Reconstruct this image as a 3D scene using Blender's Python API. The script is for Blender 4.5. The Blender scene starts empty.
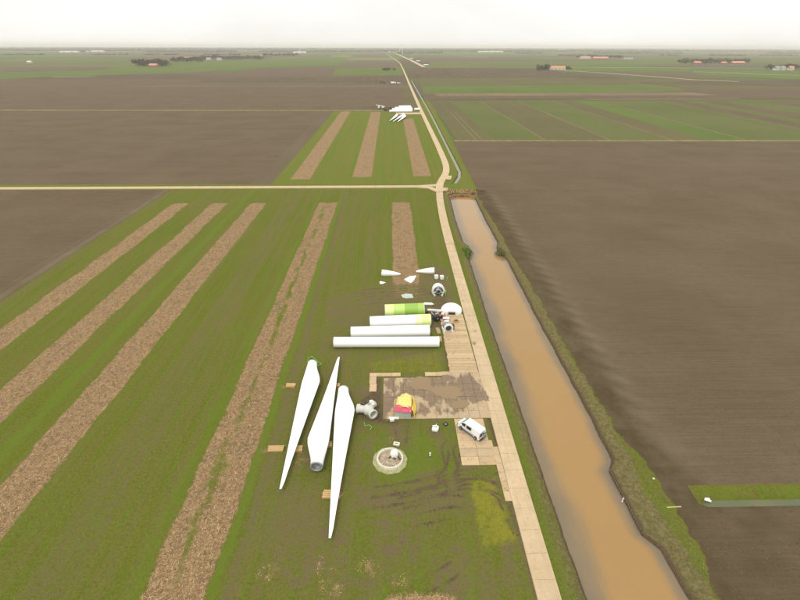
import bpy, bmesh, math, random
import numpy as np
from mathutils import Vector, Matrix
from mathutils.geometry import tessellate_polygon
random.seed(7); RNG = np.random.default_rng(11)
S = bpy.context.scene
COL = S.collection
R = math.radians

# ------------------------------------------------------------------ camera, sky, sun, exposure
CAM_H, FPX = 60.0, 465.0
PITCH, YAW, ROLL = R(28.6), R(-1.2), R(0.2)
RM = Matrix.Rotation(YAW, 3, 'Z') @ Matrix.Rotation(math.pi/2-PITCH, 3, 'X') @ Matrix.Rotation(ROLL, 3, 'Z')
cd = bpy.data.cameras.new('camera'); cam = bpy.data.objects.new('camera', cd); COL.objects.link(cam)
cd.sensor_width = 36; cd.lens = 36*FPX/800; cd.clip_start = 0.5; cd.clip_end = 80000
cam.matrix_world = Matrix.Translation((0, 0, CAM_H)) @ RM.to_4x4()
S.camera = cam
w = bpy.data.worlds.new('World'); S.world = w; w.use_nodes = True
nt = w.node_tree; nt.nodes.clear()
wo = nt.nodes.new('ShaderNodeOutputWorld'); bg = nt.nodes.new('ShaderNodeBackground')
sky = nt.nodes.new('ShaderNodeTexSky'); sky.sky_type = 'NISHITA'; sky.sun_disc = False
sky.sun_elevation = R(58); sky.sun_rotation = R(210); sky.air_density = 1; sky.dust_density = 6; sky.ozone_density = 1
hsv = nt.nodes.new('ShaderNodeHueSaturation'); hsv.inputs['Saturation'].default_value = 0.25
mx = nt.nodes.new('ShaderNodeMix'); mx.data_type = 'RGBA'; mx.inputs[0].default_value = 0.9
tc = nt.nodes.new('ShaderNodeTexCoord'); cn = nt.nodes.new('ShaderNodeTexNoise'); cn.inputs['Scale'].default_value = 2.2; cn.inputs['Detail'].default_value = 4
mp = nt.nodes.new('ShaderNodeMapping'); mp.inputs['Scale'].default_value = (1, 1, 3.5)
cr = nt.nodes.new('ShaderNodeValToRGB')
cr.color_ramp.elements[0].color = (9.5, 9.3, 8.9, 1); cr.color_ramp.elements[0].position = .35
cr.color_ramp.elements[1].color = (10.9, 10.75, 10.4, 1); cr.color_ramp.elements[1].position = .65
nt.links.new(tc.outputs['Generated'], mp.inputs['Vector']); nt.links.new(mp.outputs[0], cn.inputs['Vector'])
nt.links.new(cn.outputs['Fac'], cr.inputs[0])
nt.links.new(sky.outputs[0], hsv.inputs['Color']); nt.links.new(hsv.outputs[0], mx.inputs[6]); nt.links.new(cr.outputs[0], mx.inputs[7])
sx = nt.nodes.new('ShaderNodeSeparateXYZ'); nt.links.new(tc.outputs['Generated'], sx.inputs[0])
mr = nt.nodes.new('ShaderNodeMapRange'); mr.inputs[1].default_value = 0; mr.inputs[2].default_value = .9; mr.inputs[3].default_value = .865; mr.inputs[4].default_value = 1.22
nt.links.new(sx.outputs['Z'], mr.inputs[0]); sm = nt.nodes.new('ShaderNodeVectorMath'); sm.operation = 'SCALE'
nt.links.new(mx.outputs[2], sm.inputs[0]); nt.links.new(mr.outputs[0], sm.inputs[3]); nt.links.new(sm.outputs[0], bg.inputs[0]); bg.inputs[1].default_value = 0.1
nt.links.new(bg.outputs[0], wo.inputs[0])
sl = bpy.data.lights.new('sun', 'SUN'); so = bpy.data.objects.new('sun', sl); COL.objects.link(so)
sl.energy = 1.0; sl.angle = R(12); sl.color = (1, .96, .9)
so.rotation_euler = (R(32), 0, R(-30))
S.view_settings.view_transform = 'Standard'; S.view_settings.look = 'None'; S.view_settings.gamma = 1
S.view_settings.exposure = 0.38
S.cycles.volume_bounces = 1

# ------------------------------------------------------------------ helpers
def P(x, y, z=0.0):
    d = RM @ Vector(((x-400)/FPX, -(y-300)/FPX, -1)); t = (z-CAM_H)/d.z
    return Vector((d.x*t, d.y*t, z))

def offset(pts, d):
    out = []
    for i, p in enumerate(pts):
        a = Vector(pts[max(i-1, 0)]); b = Vector(pts[min(i+1, len(pts)-1)]); t = (b-a).normalized(); out.append((p[0]-t.y*d, p[1]+t.x*d))
    return out
def smooth_line(pts, k=2):
    for _ in range(k):
        q = [pts[0]]
        for a, b in zip(pts[:-1], pts[1:]): q += [(a[0]*.75+b[0]*.25, a[1]*.75+b[1]*.25), (a[0]*.25+b[0]*.75, a[1]*.25+b[1]*.75)]
        pts = q+[pts[-1]]
    return pts

class MB:
    """collects shapes, then builds ONE mesh object"""
    def __init__(s): s.v = []; s.f = []; s.sm = []
    def add(s, vs, fs, smooth=False, M=None):
        n = len(s.v)
        for v in vs:
            v = Vector(v)
            s.v.append(tuple(M @ v if M is not None else v))
        for f in fs: s.f.append(tuple(i+n for i in f)); s.sm.append(smooth)
        return s
    def box(s, c, d, rz=0, M=None, taper=1.0):
        x, y, z = d[0]/2, d[1]/2, d[2]/2; t = taper
        vs = [(-x,-y,-z),(x,-y,-z),(x,y,-z),(-x,y,-z),(-x*t,-y*t,z),(x*t,-y*t,z),(x*t,y*t,z),(-x*t,y*t,z)]
        T = Matrix.Translation(c) @ Matrix.Rotation(rz, 4, 'Z')
        if M is not None: T = M @ T
        return s.add(vs, [(3,2,1,0),(4,5,6,7),(0,1,5,4),(1,2,6,5),(2,3,7,6),(3,0,4,7)], False, T)
    def tube(s, a, b, r1, r2=None, n=12, caps=True, M=None, smooth=True):
        r2 = r1 if r2 is None else r2
        a, b = Vector(a), Vector(b); q = (b-a).to_track_quat('Z', 'Y'); vs = []
        for p, r in ((a, r1), (b, r2)):
            for i in range(n):
                t = 2*math.pi*i/n; vs.append(p + q @ Vector((r*math.cos(t), r*math.sin(t), 0)))
        s.add(vs, [(i, (i+1) % n, n+(i+1) % n, n+i) for i in range(n)], smooth, M)
        if caps: s.add(vs, [tuple(range(n))[::-1], tuple(range(n, 2*n))], False, M)
        return s
    def lathe(s, prof, n=24, M=None, smooth=True, a0=0, a1=2*math.pi):
        full = abs(a1-a0-2*math.pi) < 1e-6; m = n if full else n+1; vs = []
        for r, z in prof:
            for i in range(m):
                t = a0+(a1-a0)*i/n; vs.append((r*math.cos(t), r*math.sin(t), z))
        fs = []
        for k in range(len(prof)-1):
            for i in range(n):
                j = (i+1) % m
                fs.append((k*m+i, k*m+j, (k+1)*m+j, (k+1)*m+i))
        return s.add(vs, fs, smooth, M)
    def loft(s, rings, caps=True, smooth=True, M=None):
        n = len(rings[0]); vs = [p for r in rings for p in r]; fs = []
        for k in range(len(rings)-1):
            for i in range(n): fs.append((k*n+i, k*n+(i+1) % n, (k+1)*n+(i+1) % n, (k+1)*n+i))
        s.add(vs, fs, smooth, M)
        if caps: s.add(vs, [tuple(range(n))[::-1], tuple(range((len(rings)-1)*n, len(rings)*n))], False, M)
        return s
    def prism(s, pts, z0, z1, M=None):
        n = len(pts); vs = [(p[0], p[1], z0) for p in pts]+[(p[0], p[1], z1) for p in pts]
        return s.add(vs, [tuple(range(n))[::-1], tuple(range(n, 2*n))]+[(i, (i+1) % n, n+(i+1) % n, n+i) for i in range(n)], False, M)
    def mesh(s, name, mat):
        me = bpy.data.meshes.new(name); me.from_pydata(s.v, [], s.f)
        me.polygons.foreach_set('use_smooth', s.sm)
        if mat: me.materials.append(mat)
        me.update(); return me
    def build(s, name, mat, parent=None, bevel=0):
        o = bpy.data.objects.new(name, s.mesh(name, mat)); COL.objects.link(o); o.parent = parent
        if bevel:
            b = o.modifiers.new('bevel', 'BEVEL'); b.width = bevel; b.segments = 2; b.limit_method = 'ANGLE'; b.angle_limit = R(40)
        return o
def tag(o, label=None, cat=None, group=None, kind=None):
    if label: o['label'] = label
    if cat: o['category'] = cat
    if group: o['group'] = group
    if kind: o['kind'] = kind
    return o
def empty(name, loc, rz=0, label=None, cat=None, group=None, kind=None):
    o = bpy.data.objects.new(name, None); COL.objects.link(o); o.location = loc; o.rotation_euler = (0, 0, rz)
    return tag(o, label, cat, group, kind)
def copy_tree(o, parent=None):
    c = o.copy(); COL.objects.link(c); c.parent = parent
    for ch in list(o.children): copy_tree(ch, c)
    return c

class NG:
    def __init__(s, name):
        s.m = bpy.data.materials.new(name); s.m.use_nodes = True; s.t = s.m.node_tree
        s.b = s.t.nodes['Principled BSDF']; s.geo = s.t.nodes.new('ShaderNodeNewGeometry')
        s.pos = s.geo.outputs['Position']
    def L(s, a, b): s.t.links.new(a, b)
    def setin(s, sock, v):
        if isinstance(v, bpy.types.NodeSocket): s.L(v, sock)
        elif isinstance(v, (tuple, list)) and len(v) == 3 and sock.type == 'RGBA': sock.default_value = (*v, 1)
        else: sock.default_value = v
    def map(s, vec, scale, rot=(0, 0, 0), loc=(0, 0, 0)):
        n = s.t.nodes.new('ShaderNodeMapping'); s.L(vec, n.inputs[0])
        n.inputs['Scale'].default_value = scale; n.inputs['Rotation'].default_value = rot; n.inputs['Location'].default_value = loc
        return n.outputs[0]
    def noise(s, scale, detail=3, rough=.55, vec=None, dist=0):
        n = s.t.nodes.new('ShaderNodeTexNoise'); s.L(vec or s.pos, n.inputs['Vector'])
        n.inputs['Scale'].default_value = scale; n.inputs['Detail'].default_value = detail; n.inputs['Roughness'].default_value = rough
        n.inputs['Distortion'].default_value = dist
        return n.outputs['Fac']
    def vor(s, scale, vec=None, out='Color'):
        n = s.t.nodes.new('ShaderNodeTexVoronoi'); s.L(vec or s.pos, n.inputs['Vector']); n.inputs['Scale'].default_value = scale
        return n.outputs[out]
    def mix(s, f, a, b, mode='MIX'):
        n = s.t.nodes.new('ShaderNodeMix'); n.data_type = 'RGBA'; n.blend_type = mode
        s.setin(n.inputs[0], f); s.setin(n.inputs[6], a); s.setin(n.inputs[7], b); return n.outputs[2]
    def rng(s, v, a, b, c=0, d=1, smooth=True):
        n = s.t.nodes.new('ShaderNodeMapRange'); n.interpolation_type = 'SMOOTHSTEP' if smooth else 'LINEAR'
        s.L(v, n.inputs[0]); n.inputs[1].default_value = a; n.inputs[2].default_value = b
        n.inputs[3].default_value = c; n.inputs[4].default_value = d; return n.outputs[0]
    def math(s, op, a, b=0):
        n = s.t.nodes.new('ShaderNodeMath'); n.operation = op; s.setin(n.inputs[0], a); s.setin(n.inputs[1], b); return n.outputs[0]
    def attr(s, name):
        n = s.t.nodes.new('ShaderNodeAttribute'); n.attribute_name = name; return n.outputs['Fac']
    def rand(s):
        n = s.t.nodes.new('ShaderNodeObjectInfo'); return n.outputs['Random']
    def bump(s, h, strength=.4, dist=.1):
        n = s.t.nodes.new('ShaderNodeBump'); n.inputs['Strength'].default_value = strength; n.inputs['Distance'].default_value = dist
        s.L(h, n.inputs['Height']); s.L(n.outputs[0], s.b.inputs['Normal'])
    def out(s, col, rough=.95, spec=.06, metal=0):
        s.setin(s.b.inputs['Base Color'], col); s.setin(s.b.inputs['Roughness'], rough)
        s.b.inputs['Specular IOR Level'].default_value = spec; s.b.inputs['Metallic'].default_value = metal; return s.m

def simple(name, col, rough=.5, spec=.4, metal=0, dirt=.25, dcol=(.2, .15, .09), scale=1.3):
    g = NG(name); n = g.noise(scale, 5, .65)
    c = g.mix(g.rng(n, .5, .8, 0, dirt), col, dcol)
    c = g.mix(g.noise(scale*9, 2), c, (.5, .5, .5), 'OVERLAY') if False else c
    return g.out(c, rough, spec, metal)

# ---- soil and plants: colour functions shared by the near ground and the far fields
def c_plough(g):
    big = g.noise(.035, 3); mid = g.noise(.5, 5, .65); fine = g.noise(5, 4, .7)
    fur = g.noise(1, 3, .6, g.map(g.pos, (.05, 2.6, 1)))
    c = g.mix(g.rng(big, .3, .7), (.098, .070, .040), (.122, .090, .055))
    c = g.mix(g.rng(mid, .3, .75, 0, .45), c, (.080, .058, .034))
    c = g.mix(g.rng(fur, .42, .62, 0, .35), c, (.140, .107, .068))
    c = g.mix(g.rng(fine, .55, .75, 0, .45), c, (.18, .145, .105))
    return c, g.mix(.5, fine, fur)
def c_grass(g):
    big = g.noise(.05, 4); st = g.noise(1, 4, .6, g.map(g.pos, (.55, .022, 1))); st2 = g.noise(1, 3, .6, g.map(g.pos, (2.2, .08, 1), loc=(7, 3, 0)))
    mid = g.noise(.7, 5, .75); m2 = g.noise(2.3, 4, .8); fine = g.noise(6, 4, .75)
    c = g.mix(g.rng(big, .3, .7), (.108, .116, .013), (.088, .110, .010))
    c = g.mix(g.rng(st, .40, .62, 0, .8), c, (.135, .108, .036))
    c = g.mix(g.rng(st2, .46, .62, 0, .7), c, (.092, .140, .012))
    c = g.mix(g.rng(mid, .45, .75, 0, .5), c, (.118, .094, .034))
    c = g.mix(g.rng(m2, .5, .62, 0, .55), c, (.135, .150, .026)); c = g.mix(g.rng(m2, .5, .38, 0, .5), c, (.070, .078, .014))
    c = g.mix(g.rng(fine, .5, .72, 0, .45), c, (.062, .066, .014))
    c = g.mix(g.rng(fine, .5, .3, 0, .35), c, (.165, .17, .045))
    return c, fine
def c_straw(g):
    v = g.noise(1, 5, .8, g.map(g.pos, (1.5, .8, 1)), 1.5); f = g.noise(5, 4, .7, dist=1); b = g.noise(.25, 4)
    c = g.mix(g.rng(v, .35, .65), (.165, .103, .050), (.330, .208, .105))
    c = g.mix(g.rng(g.noise(1, 4, .7, g.map(g.pos, (1.3, .06, 1))), .42, .62, 0, .5), c, (.17, .125, .062)); c = g.mix(g.rng(f, .45, .65, 0, .7), c, (.335, .232, .125))
    c = g.mix(g.rng(f, .48, .3, 0, .6), c, (.095, .066, .036))
    b2 = g.noise(.55, 4, .8); c = g.mix(g.rng(b2, .52, .66, 0, .55), c, (.115, .082, .048)); c = g.mix(g.rng(b2, .46, .34, 0, .5), c, (.33, .235, .14)); c = g.mix(g.rng(b, .52, .7, 0, .6), c, (.125, .105, .042)); q = g.noise(1.7, 3, .6, dist=.5); c = g.mix(g.rng(q, .52, .62, 0, .6), c, (.30, .215, .12)); c = g.mix(g.rng(q, .47, .38, 0, .55), c, (.10, .072, .04))
    return c, f

def m_ground():
    g = NG('near_ground'); brk = g.noise(.8, 6, .8); brk2 = g.noise(3.0, 4, .8)
    def m(name, amp=.7, lo=.4, hi=.6):
        a = g.attr(name); k = g.math('MULTIPLY', g.math('SUBTRACT', g.mix(.4, brk, brk2), .5), amp*2)
        return g.rng(g.math('ADD', a, k), lo, hi)
    gc, gf = c_grass(g); sc, sf = c_straw(g); pc, pf = c_plough(g)
    c = g.mix(m('lush', 1.1, .3, 1.0), gc, g.mix(g.rng(gf, .35, .65), (.080, .122, .012), (.118, .158, .020)))
    c = g.mix(m('bare', 1.3, .2, .85), c, g.mix(g.rng(gf, .35, .65), (.105, .080, .040), (.150, .117, .060)))
    c = g.mix(m('yellow', .9, .25, .85), c, g.mix(g.rng(gf, .4, .62), (.150, .145, .018), (.215, .200, .026)))
    rd = g.mix(g.rng(g.noise(1.6, 4, .7), .35, .68), (.105, .088, .036), (.180, .145, .066))
    rd = g.mix(g.rng(gf, .5, .7, 0, .7), rd, (.095, .120, .020))
    c = g.mix(m('reed', .5), c, rd)
    c = g.mix(m('straw', .75, .36, .66), c, sc)
    pd = g.mix(g.attr('dark'), pc, g.mix(.85, pc, (.062, .046, .022)))
    pd = g.mix(g.attr('pale'), pd, g.mix(.7, pd, (.165, .135, .092)))
    c = g.mix(m('plough', .35), c, pd)
    c = g.mix(m('mud', .95, .25, .8), c, g.mix(g.rng(brk2, .3, .7), (.068, .046, .026), (.125, .090, .056)))
    h = g.mix(g.attr('plough'), gf, pf)
    g.bump(h, .55, .18)
    return g.out(c, .95, .05)
def m_field(kind):
    g = NG('field_'+kind); n = g.noise(.01, 4); f = g.noise(.4, 5, .7)
    st = g.noise(1, 3, .6, g.map(g.pos, (.25, .006, 1))); stx = g.noise(1, 3, .6, g.map(g.pos, (.004, .12, 1)))
    if kind == 'grass': c, h = c_grass(g); c = g.mix(.28, c, (.165, .165, .030)); c = g.mix(g.rng(g.noise(1, 4, .6, g.map(g.pos, (.35, .008, 1), loc=(3, 1, 0))), .44, .6, 0, .55), c, (.088, .135, .014)); g.bump(h, .3, .1); return g.out(c)
    if kind == 'straw': c, h = c_straw(g); g.bump(h, .3, .1); return g.out(c)
    if kind == 'soil': c, h = c_plough(g); g.bump(h, .55, .18); c = g.mix(g.rng(stx, .4, .65, 0, .3), c, (.132, .100, .065)); return g.out(c)
    A = dict(green=((.080, .130, .022), (.105, .148, .028)), crop=((.086, .112, .028), (.108, .128, .036)),
             olive=((.118, .108, .042), (.100, .088, .042)), pale=((.22, .19, .085), (.17, .165, .065)),
             tan=((.200, .150, .088), (.160, .122, .080)), umber=((.080, .058, .036), (.100, .074, .047)),
             pink=((.128, .096, .066), (.105, .078, .052)))[kind]
    c = g.mix(g.rng(n, .3, .7), *A); c = g.mix(g.rng(st, .4, .62, 0, .55), c, (.122, .104, .050)); c = g.mix(g.rng(f, .4, .7, 0, .25), c, (.07, .062, .03))
    return g.out(c)
def m_far():
    g = NG('polder_patchwork')
    v = g.map(g.pos, (1/900, 1/330, 0))
    n = g.t.nodes.new('ShaderNodeTexBrick'); g.L(v, n.inputs['Vector'])
    n.inputs['Color1'].default_value = (0, 0, 0, 1); n.inputs['Color2'].default_value = (1, 1, 1, 1); n.inputs['Mortar'].default_value = (.5, .5, .5, 1)
    n.inputs['Scale'].default_value = 1; n.inputs['Mortar Size'].default_value = .006; n.inputs['Brick Width'].default_value = 1; n.inputs['Row Height'].default_value = 1
    r = g.t.nodes.new('ShaderNodeValToRGB'); r.color_ramp.interpolation = 'CONSTANT'
    cols = [(0, (.08, .115, .03)), (.2, (.11, .085, .06)), (.4, (.085, .125, .03)), (.55, (.13, .125, .05)), (.7, (.10, .078, .055)), (.85, (.075, .12, .025))]
    e = r.color_ramp.elements; e[0].position = 0; e[0].color = (*cols[0][1], 1); e[1].position = .2; e[1].color = (*cols[1][1], 1)
    for p, c in cols[2:]: q = e.new(p); q.color = (*c, 1)
    g.L(n.outputs['Color'], r.inputs[0])
    c = g.mix(g.rng(g.noise(.004, 5, .7), .4, .7, 0, .5), r.outputs[0], (.10, .095, .045))
    return g.out(c)
def m_concrete(name, a=(.52, .40, .245), b=(.45, .34, .20), amt=.35, mudcol=(.17, .12, .075)):
    g = NG(name); f = g.noise(3, 5, .7); b_ = g.noise(.35, 4, .6)
    c = g.mix(g.rng(b_, .3, .7), a, b); c = g.mix(g.rng(f, .45, .75, 0, .3), c, mudcol)
    c = g.mix(g.rng(g.noise(1, 4, .65, g.map(g.pos, (2.2, .05, 1))), .48, .66, 0, .4), c, (.34, .255, .155)); c = g.mix(g.math('MULTIPLY', g.rand(), .3), c, (.36, .28, .19))
    mm = g.rng(g.math('ADD', g.attr('mud'), g.math('MULTIPLY', g.math('SUBTRACT', g.noise(.75, 4, .62, g.map(g.pos, (1, .5, 1), (0, 0, .7))), .5), 1.9)), .34, .66)
    c = g.mix(mm, c, g.mix(g.rng(f, .3, .7), (.165, .118, .075), (.215, .158, .105)))
    g.bump(f, .2, .03); return g.out(c, .85, .25)

MT = {}
MT['ground'] = m_ground(); MT['far'] = m_far()
for k in ('grass', 'straw', 'soil', 'green', 'crop', 'olive', 'pale', 'tan', 'umber', 'pink'): MT[k] = m_field(k)
MT['concrete'] = m_concrete('road_concrete'); MT['slab'] = m_concrete('slab_concrete', (.43, .33, .20), (.36, .27, .165))
def m_mat():
    g = NG('mat_timber'); f = g.noise(1, 4, .7, g.map(g.pos, (.8, 8, 1))); s = g.noise(1.2, 4, .7)
    c = g.mix(g.rand(), (.50, .375, .225), (.40, .29, .165)); c = g.mix(g.rng(f, .4, .7, 0, .4), c, (.30, .21, .12))
    c = g.mix(g.rng(s, .55, .7, 0, .7), c, (.20, .14, .085)); g.bump(f, .3, .03); return g.out(c, .85, .2)
MT['mat'] = m_mat()
def m_water(name, mid, edge, rgh=.12):
    g = NG(name); a = g.attr('edge'); n = g.noise(.25, 4, .6, g.map(g.pos, (1, .25, 1)))
    k = g.rng(g.math('ADD', a, g.math('MULTIPLY', g.math('SUBTRACT', n, .5), 1.1)), .1, .95)
    c = g.mix(k, mid, edge); c = g.mix(g.rng(g.noise(.06, 3), .35, .7, 0, .25), c, (.30, .20, .085))
    g.bump(g.noise(1.3, 4, .6, g.map(g.pos, (1, .6, 1))), .10, .05)
    g.b.inputs['IOR'].default_value = 1.33; return g.out(c, rgh, .5)
MT['canal'] = m_water('silty_canal_water', (.285, .170, .060), (.150, .120, .080))
MT['ditch'] = m_water('ditch_water', (.085, .105, .050), (.075, .095, .035), .3)
MT['puddle'] = m_water('puddle_water', (.215, .150, .080), (.20, .14, .08))
MT['paleditch'] = m_water('pale_ditch_water', (.22, .22, .16), (.16, .17, .10), .45)
MT['white'] = simple('white_gelcoat', (.80, .80, .78), .35, .5, 0, .12, (.55, .53, .47), .7)
MT['offwhite'] = simple('offwhite_paint', (.70, .69, .62), .4, .5, 0, .3, (.42, .38, .3), 1.5)
MT['cast'] = simple('primed_casting', (.50, .50, .44), .5, .4, 0, .6, (.22, .21, .17), 2)
MT['grey'] = simple('grey_steel', (.30, .31, .31), .45, .5, .3, .4, (.12, .1, .08), 3)
MT['dark'] = simple('dark_machinery', (.045, .042, .04), .6, .3, 0, .4, (.12, .09, .06), 3)
MT['black'] = simple('black_rubber', (.03, .03, .03), .8, .2)
MT['glass'] = simple('dark_glass', (.025, .035, .035), .08, .6, 0, 0)
MT['screen'] = simple('windscreen_glass', (.22, .38, .33), .08, .6, 0, .1)
MT['red'] = simple('red_paint', (.42, .06, .05), .5, .4, 0, .3)
MT['orange'] = simple('orange_lamp', (.75, .25, .04), .3, .5)
MT['redlamp'] = simple('red_lamp', (.5, .02, .02), .3, .5)
MT['strap'] = simple('green_strap', (.16, .42, .07), .8, .2, 0, .3, (.3, .4, .12), 4)
MT['timber'] = simple('raw_timber', (.46, .31, .14), .85, .2, 0, .6, (.26, .17, .09), 2.5)
MT['oldwood'] = simple('weathered_wood', (.16, .12, .08), .9, .1, 0, .5, (.30, .25, .18), 4)
MT['earth'] = simple('bare_earth', (.30, .19, .10), .95, .05, 0, .6, (.17, .11, .06), 1.2)
MT['yellow'] = simple('yellow_tarp', (.82, .62, .10), .55, .4, 0, .55, (.85, .42, .05), 1.4)
MT['lemon'] = simple('pale_yellow_tarp', (.70, .58, .20), .65, .2, 0, .9, (.66, .36, .09), 2.2)
MT['pink'] = MT['pink']
MT['magenta'] = simple('magenta_tarp', (.52, .08, .14), .65, .2, 0, .6, (.75, .28, .2), 2)
MT['container'] = simple('grey_container', (.40, .44, .38), .5, .4, 0, .4, (.2, .25, .2), 2)
MT['bark'] = simple('bark', (.09, .07, .05), .9, .1)
def gcol(a, b, s=.7):
    g = NG('leaves'); return g.out(g.mix(g.noise(s, 3), a, b), .8, .2)
MT['leafA'] = gcol((.09, .15, .025), (.14, .21, .04), 1.5)
MT['leafB'] = gcol((.13, .13, .045), (.19, .18, .07), 1.5)
MT['winter'] = gcol((.10, .082, .060), (.15, .122, .09), .05)
MT['farwood'] = gcol((.06, .062, .04), (.085, .078, .055), .02)
MT['roof'] = simple('red_tiles', (.48, .24, .17), .8, .2, 0, .4, (.3, .13, .09), .3)
MT['greyroof'] = simple('grey_roof', (.28, .26, .25), .8, .2, 0, .3, (.2, .18, .17), .3)
MT['brick'] = simple('brick_wall', (.32, .17, .12), .85, .2, 0, .3, (.25, .14, .1), .5)
MT['wall'] = simple('pale_wall', (.66, .62, .56), .8, .2, 0, .3, (.45, .4, .34), .4)
# paint bands of the green tower base
def m_plain(n, c, r=.4):
    return simple(n, c, r, .5, 0, .1, (c[0]*.8, c[1]*.85, c[2]*.8), 1)
MT['g1'] = m_plain('palest_green_paint', (.60, .72, .26)); MT['g2'] = m_plain('light_green_paint', (.40, .56, .13))
MT['g3'] = m_plain('mid_green_paint', (.30, .46, .08)); MT['g4'] = m_plain('leaf_green_paint', (.23, .39, .05))
MT['g0'] = m_plain('lime_tinted_white_paint', (.72, .78, .42))
def straw_mat():
    g = NG('straw_litter'); a = g.attr('tone')
    r = g.t.nodes.new('ShaderNodeValToRGB'); e = r.color_ramp.elements
    e[0].color = (.13, .082, .042, 1); e[1].color = (.56, .42, .22, 1); q = e.new(.4); q.color = (.27, .165, .088, 1); q = e.new(.8); q.color = (.42, .285, .14, 1)
    g.L(a, r.inputs[0]); return g.out(r.outputs[0], .9, .1)
MT['litter'] = straw_mat()
def tuft_mat(n, cols):
    g = NG(n); a = g.attr('tone'); r = g.t.nodes.new('ShaderNodeValToRGB'); e = r.color_ramp.elements
    e[0].color = (*cols[0], 1); e[1].color = (*cols[-1], 1)
    for i, c in enumerate(cols[1:-1]): q = e.new((i+1)/(len(cols)-1)); q.color = (*c, 1)
    g.L(a, r.inputs[0]); return g.out(r.outputs[0], .85, .1)
MT['tuft'] = tuft_mat('grass_tuft', [(.085, .095, .018), (.105, .125, .02), (.14, .12, .035), (.15, .18, .035)])
MT['reed'] = tuft_mat('reed_tuft', [(.075, .085, .02), (.11, .115, .03), (.15, .135, .055), (.22, .185, .10)])
MT['clod'] = tuft_mat('soil_clod', [(.06, .042, .025), (.10, .073, .045), (.150, .115, .075)])

# ------------------------------------------------------------------ numpy ground tools
def vnoise(x, y, s, seed):
    r = np.random.default_rng(seed); N = 256; L = r.random((N, N))
    u = x/s; v = y/s; i = np.floor(u).astype(int); j = np.floor(v).astype(int); a = u-i; b = v-j
    a = a*a*(3-2*a); b = b*b*(3-2*b); g = lambda p, q: L[p % N, q % N]
    return (g(i, j)*(1-a)+g(i+1, j)*a)*(1-b)+(g(i, j+1)*(1-a)+g(i+1, j+1)*a)*b - .5
def seg_dist(x, y, pts):
    d = np.full(x.shape, 1e9)
    for (ax, ay), (bx, by) in zip(pts[:-1], pts[1:]):
        vx, vy = bx-ax, by-ay; L = vx*vx+vy*vy+1e-9
        t = np.clip(((x-ax)*vx+(y-ay)*vy)/L, 0, 1); d = np.minimum(d, np.hypot(x-ax-t*vx, y-ay-t*vy))
    return d
def poly_mask(x, y, pts, soft):
    out = np.zeros(x.shape); xs = [p[0] for p in pts]; ys = [p[1] for p in pts]
    k = (x > min(xs)-3*soft) & (x < max(xs)+3*soft) & (y > min(ys)-3*soft) & (y < max(ys)+3*soft)
    if not k.any(): return out
    X, Y = x[k], y[k]; ins = np.zeros(X.shape, bool); q = pts+[pts[0]]
    for (ax, ay), (bx, by) in zip(q[:-1], q[1:]):
        c = ((ay > Y) != (by > Y)) & (X < (bx-ax)*(Y-ay)/((by-ay) or 1e-9)+ax); ins ^= c
    d = seg_dist(X, Y, q); out[k] = np.clip(.5+np.where(ins, d, -d)/(2*soft), 0, 1); return out
def path_mask(x, y, pts, wd, soft):
    out = np.zeros(x.shape); xs = [p[0] for p in pts]; ys = [p[1] for p in pts]; m = wd+3*soft
    k = (x > min(xs)-m) & (x < max(xs)+m) & (y > min(ys)-m) & (y < max(ys)+m)
    if k.any(): out[k] = np.clip(.5+(wd/2-seg_dist(x[k], y[k], pts))/(2*soft), 0, 1)
    return out
def band(x, a, b, soft=.35): return np.clip(.5+np.minimum(x-a, b-x)/(2*soft), 0, 1)
def px(*p): return [tuple(P(a, b))[:2] for a, b in p]

XL_Y = [-60, 33, 47.7, 70.7, 102, 140, 143, 146, 151, 154, 179, 212, 240]; XL_X = [23.6, 24.4, 24.4, 24.7, 24.8, 25.6, 26.6, 27.2, 27.0, 25.8, 26.0, 27.4, 27.8]
XR_Y = [-60, 33, 39.3, 41.6, 53, 55.1, 66, 102, 139, 141, 144, 149, 152, 154, 179, 212, 240]; XR_X = [37.4, 37.3, 37.0, 35.4, 35.6, 36.9, 37.3, 37.3, 37.8, 37.5, 36.2, 36.4, 37.3, 37.8, 37.8, 38.6, 39]
def xl(Y): return np.interp(Y, XL_Y, XL_X)+.16*vnoise(Y, Y*0, 2.3, 3)+.10*vnoise(Y, Y*0, .7, 4)
def xr(Y): return np.interp(Y, XR_Y, XR_X)+.20*vnoise(Y, Y*0+5, 2.6, 5)+.12*vnoise(Y, Y*0+9, .8, 6)
YEND = 211.5
STRIPS = [(-94.2, -87.4, 20, 199), (-77.5, -70.6, 20, 199), (-60.8, -53.9, 20, 199), (-31.3, -23.2, 20, 199.5), (.4, 8.4, 118, 199.5)]
TRACKS = [(px((508,495),(497,487),(480,482.5),(467,478),(455,482),(433,491),(400,499),(372,502)), .55),
          (px((507,499),(490,486),(470,483),(448,486),(425,497),(402,503)), .4),
          (px((500,480),(483,474),(470,473),(455,478),(433,484),(400,489),(376,492)), .5),
          (px((400,488),(425,484),(445,478),(453,470),(449,458),(447,448),(452,442)), .45),
          (px((455,486),(440,480),(452,468),(455,455),(452,447)), .35),
          (px((430,505),(450,500),(465,502)), .4), (px((415,520),(440,515),(455,512)), .6),
          (px((354,294),(370,289.5),(395,291),(430,286)), .7), (px((356,299),(376,293),(400,296),(436,291)), .6),
          (px((360,289),(380,286),(405,288),(425,284)), .4), (px((362,303),(385,300),(412,302),(430,299)), .5),
          (px((393,418),(396,430),(399,447)), .9), (px((404,418),(402,432),(400,446)), .4), (px((504,498),(520,532)), .5),
          (px((420,588),(440,578),(455,568)), .3)]
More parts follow.
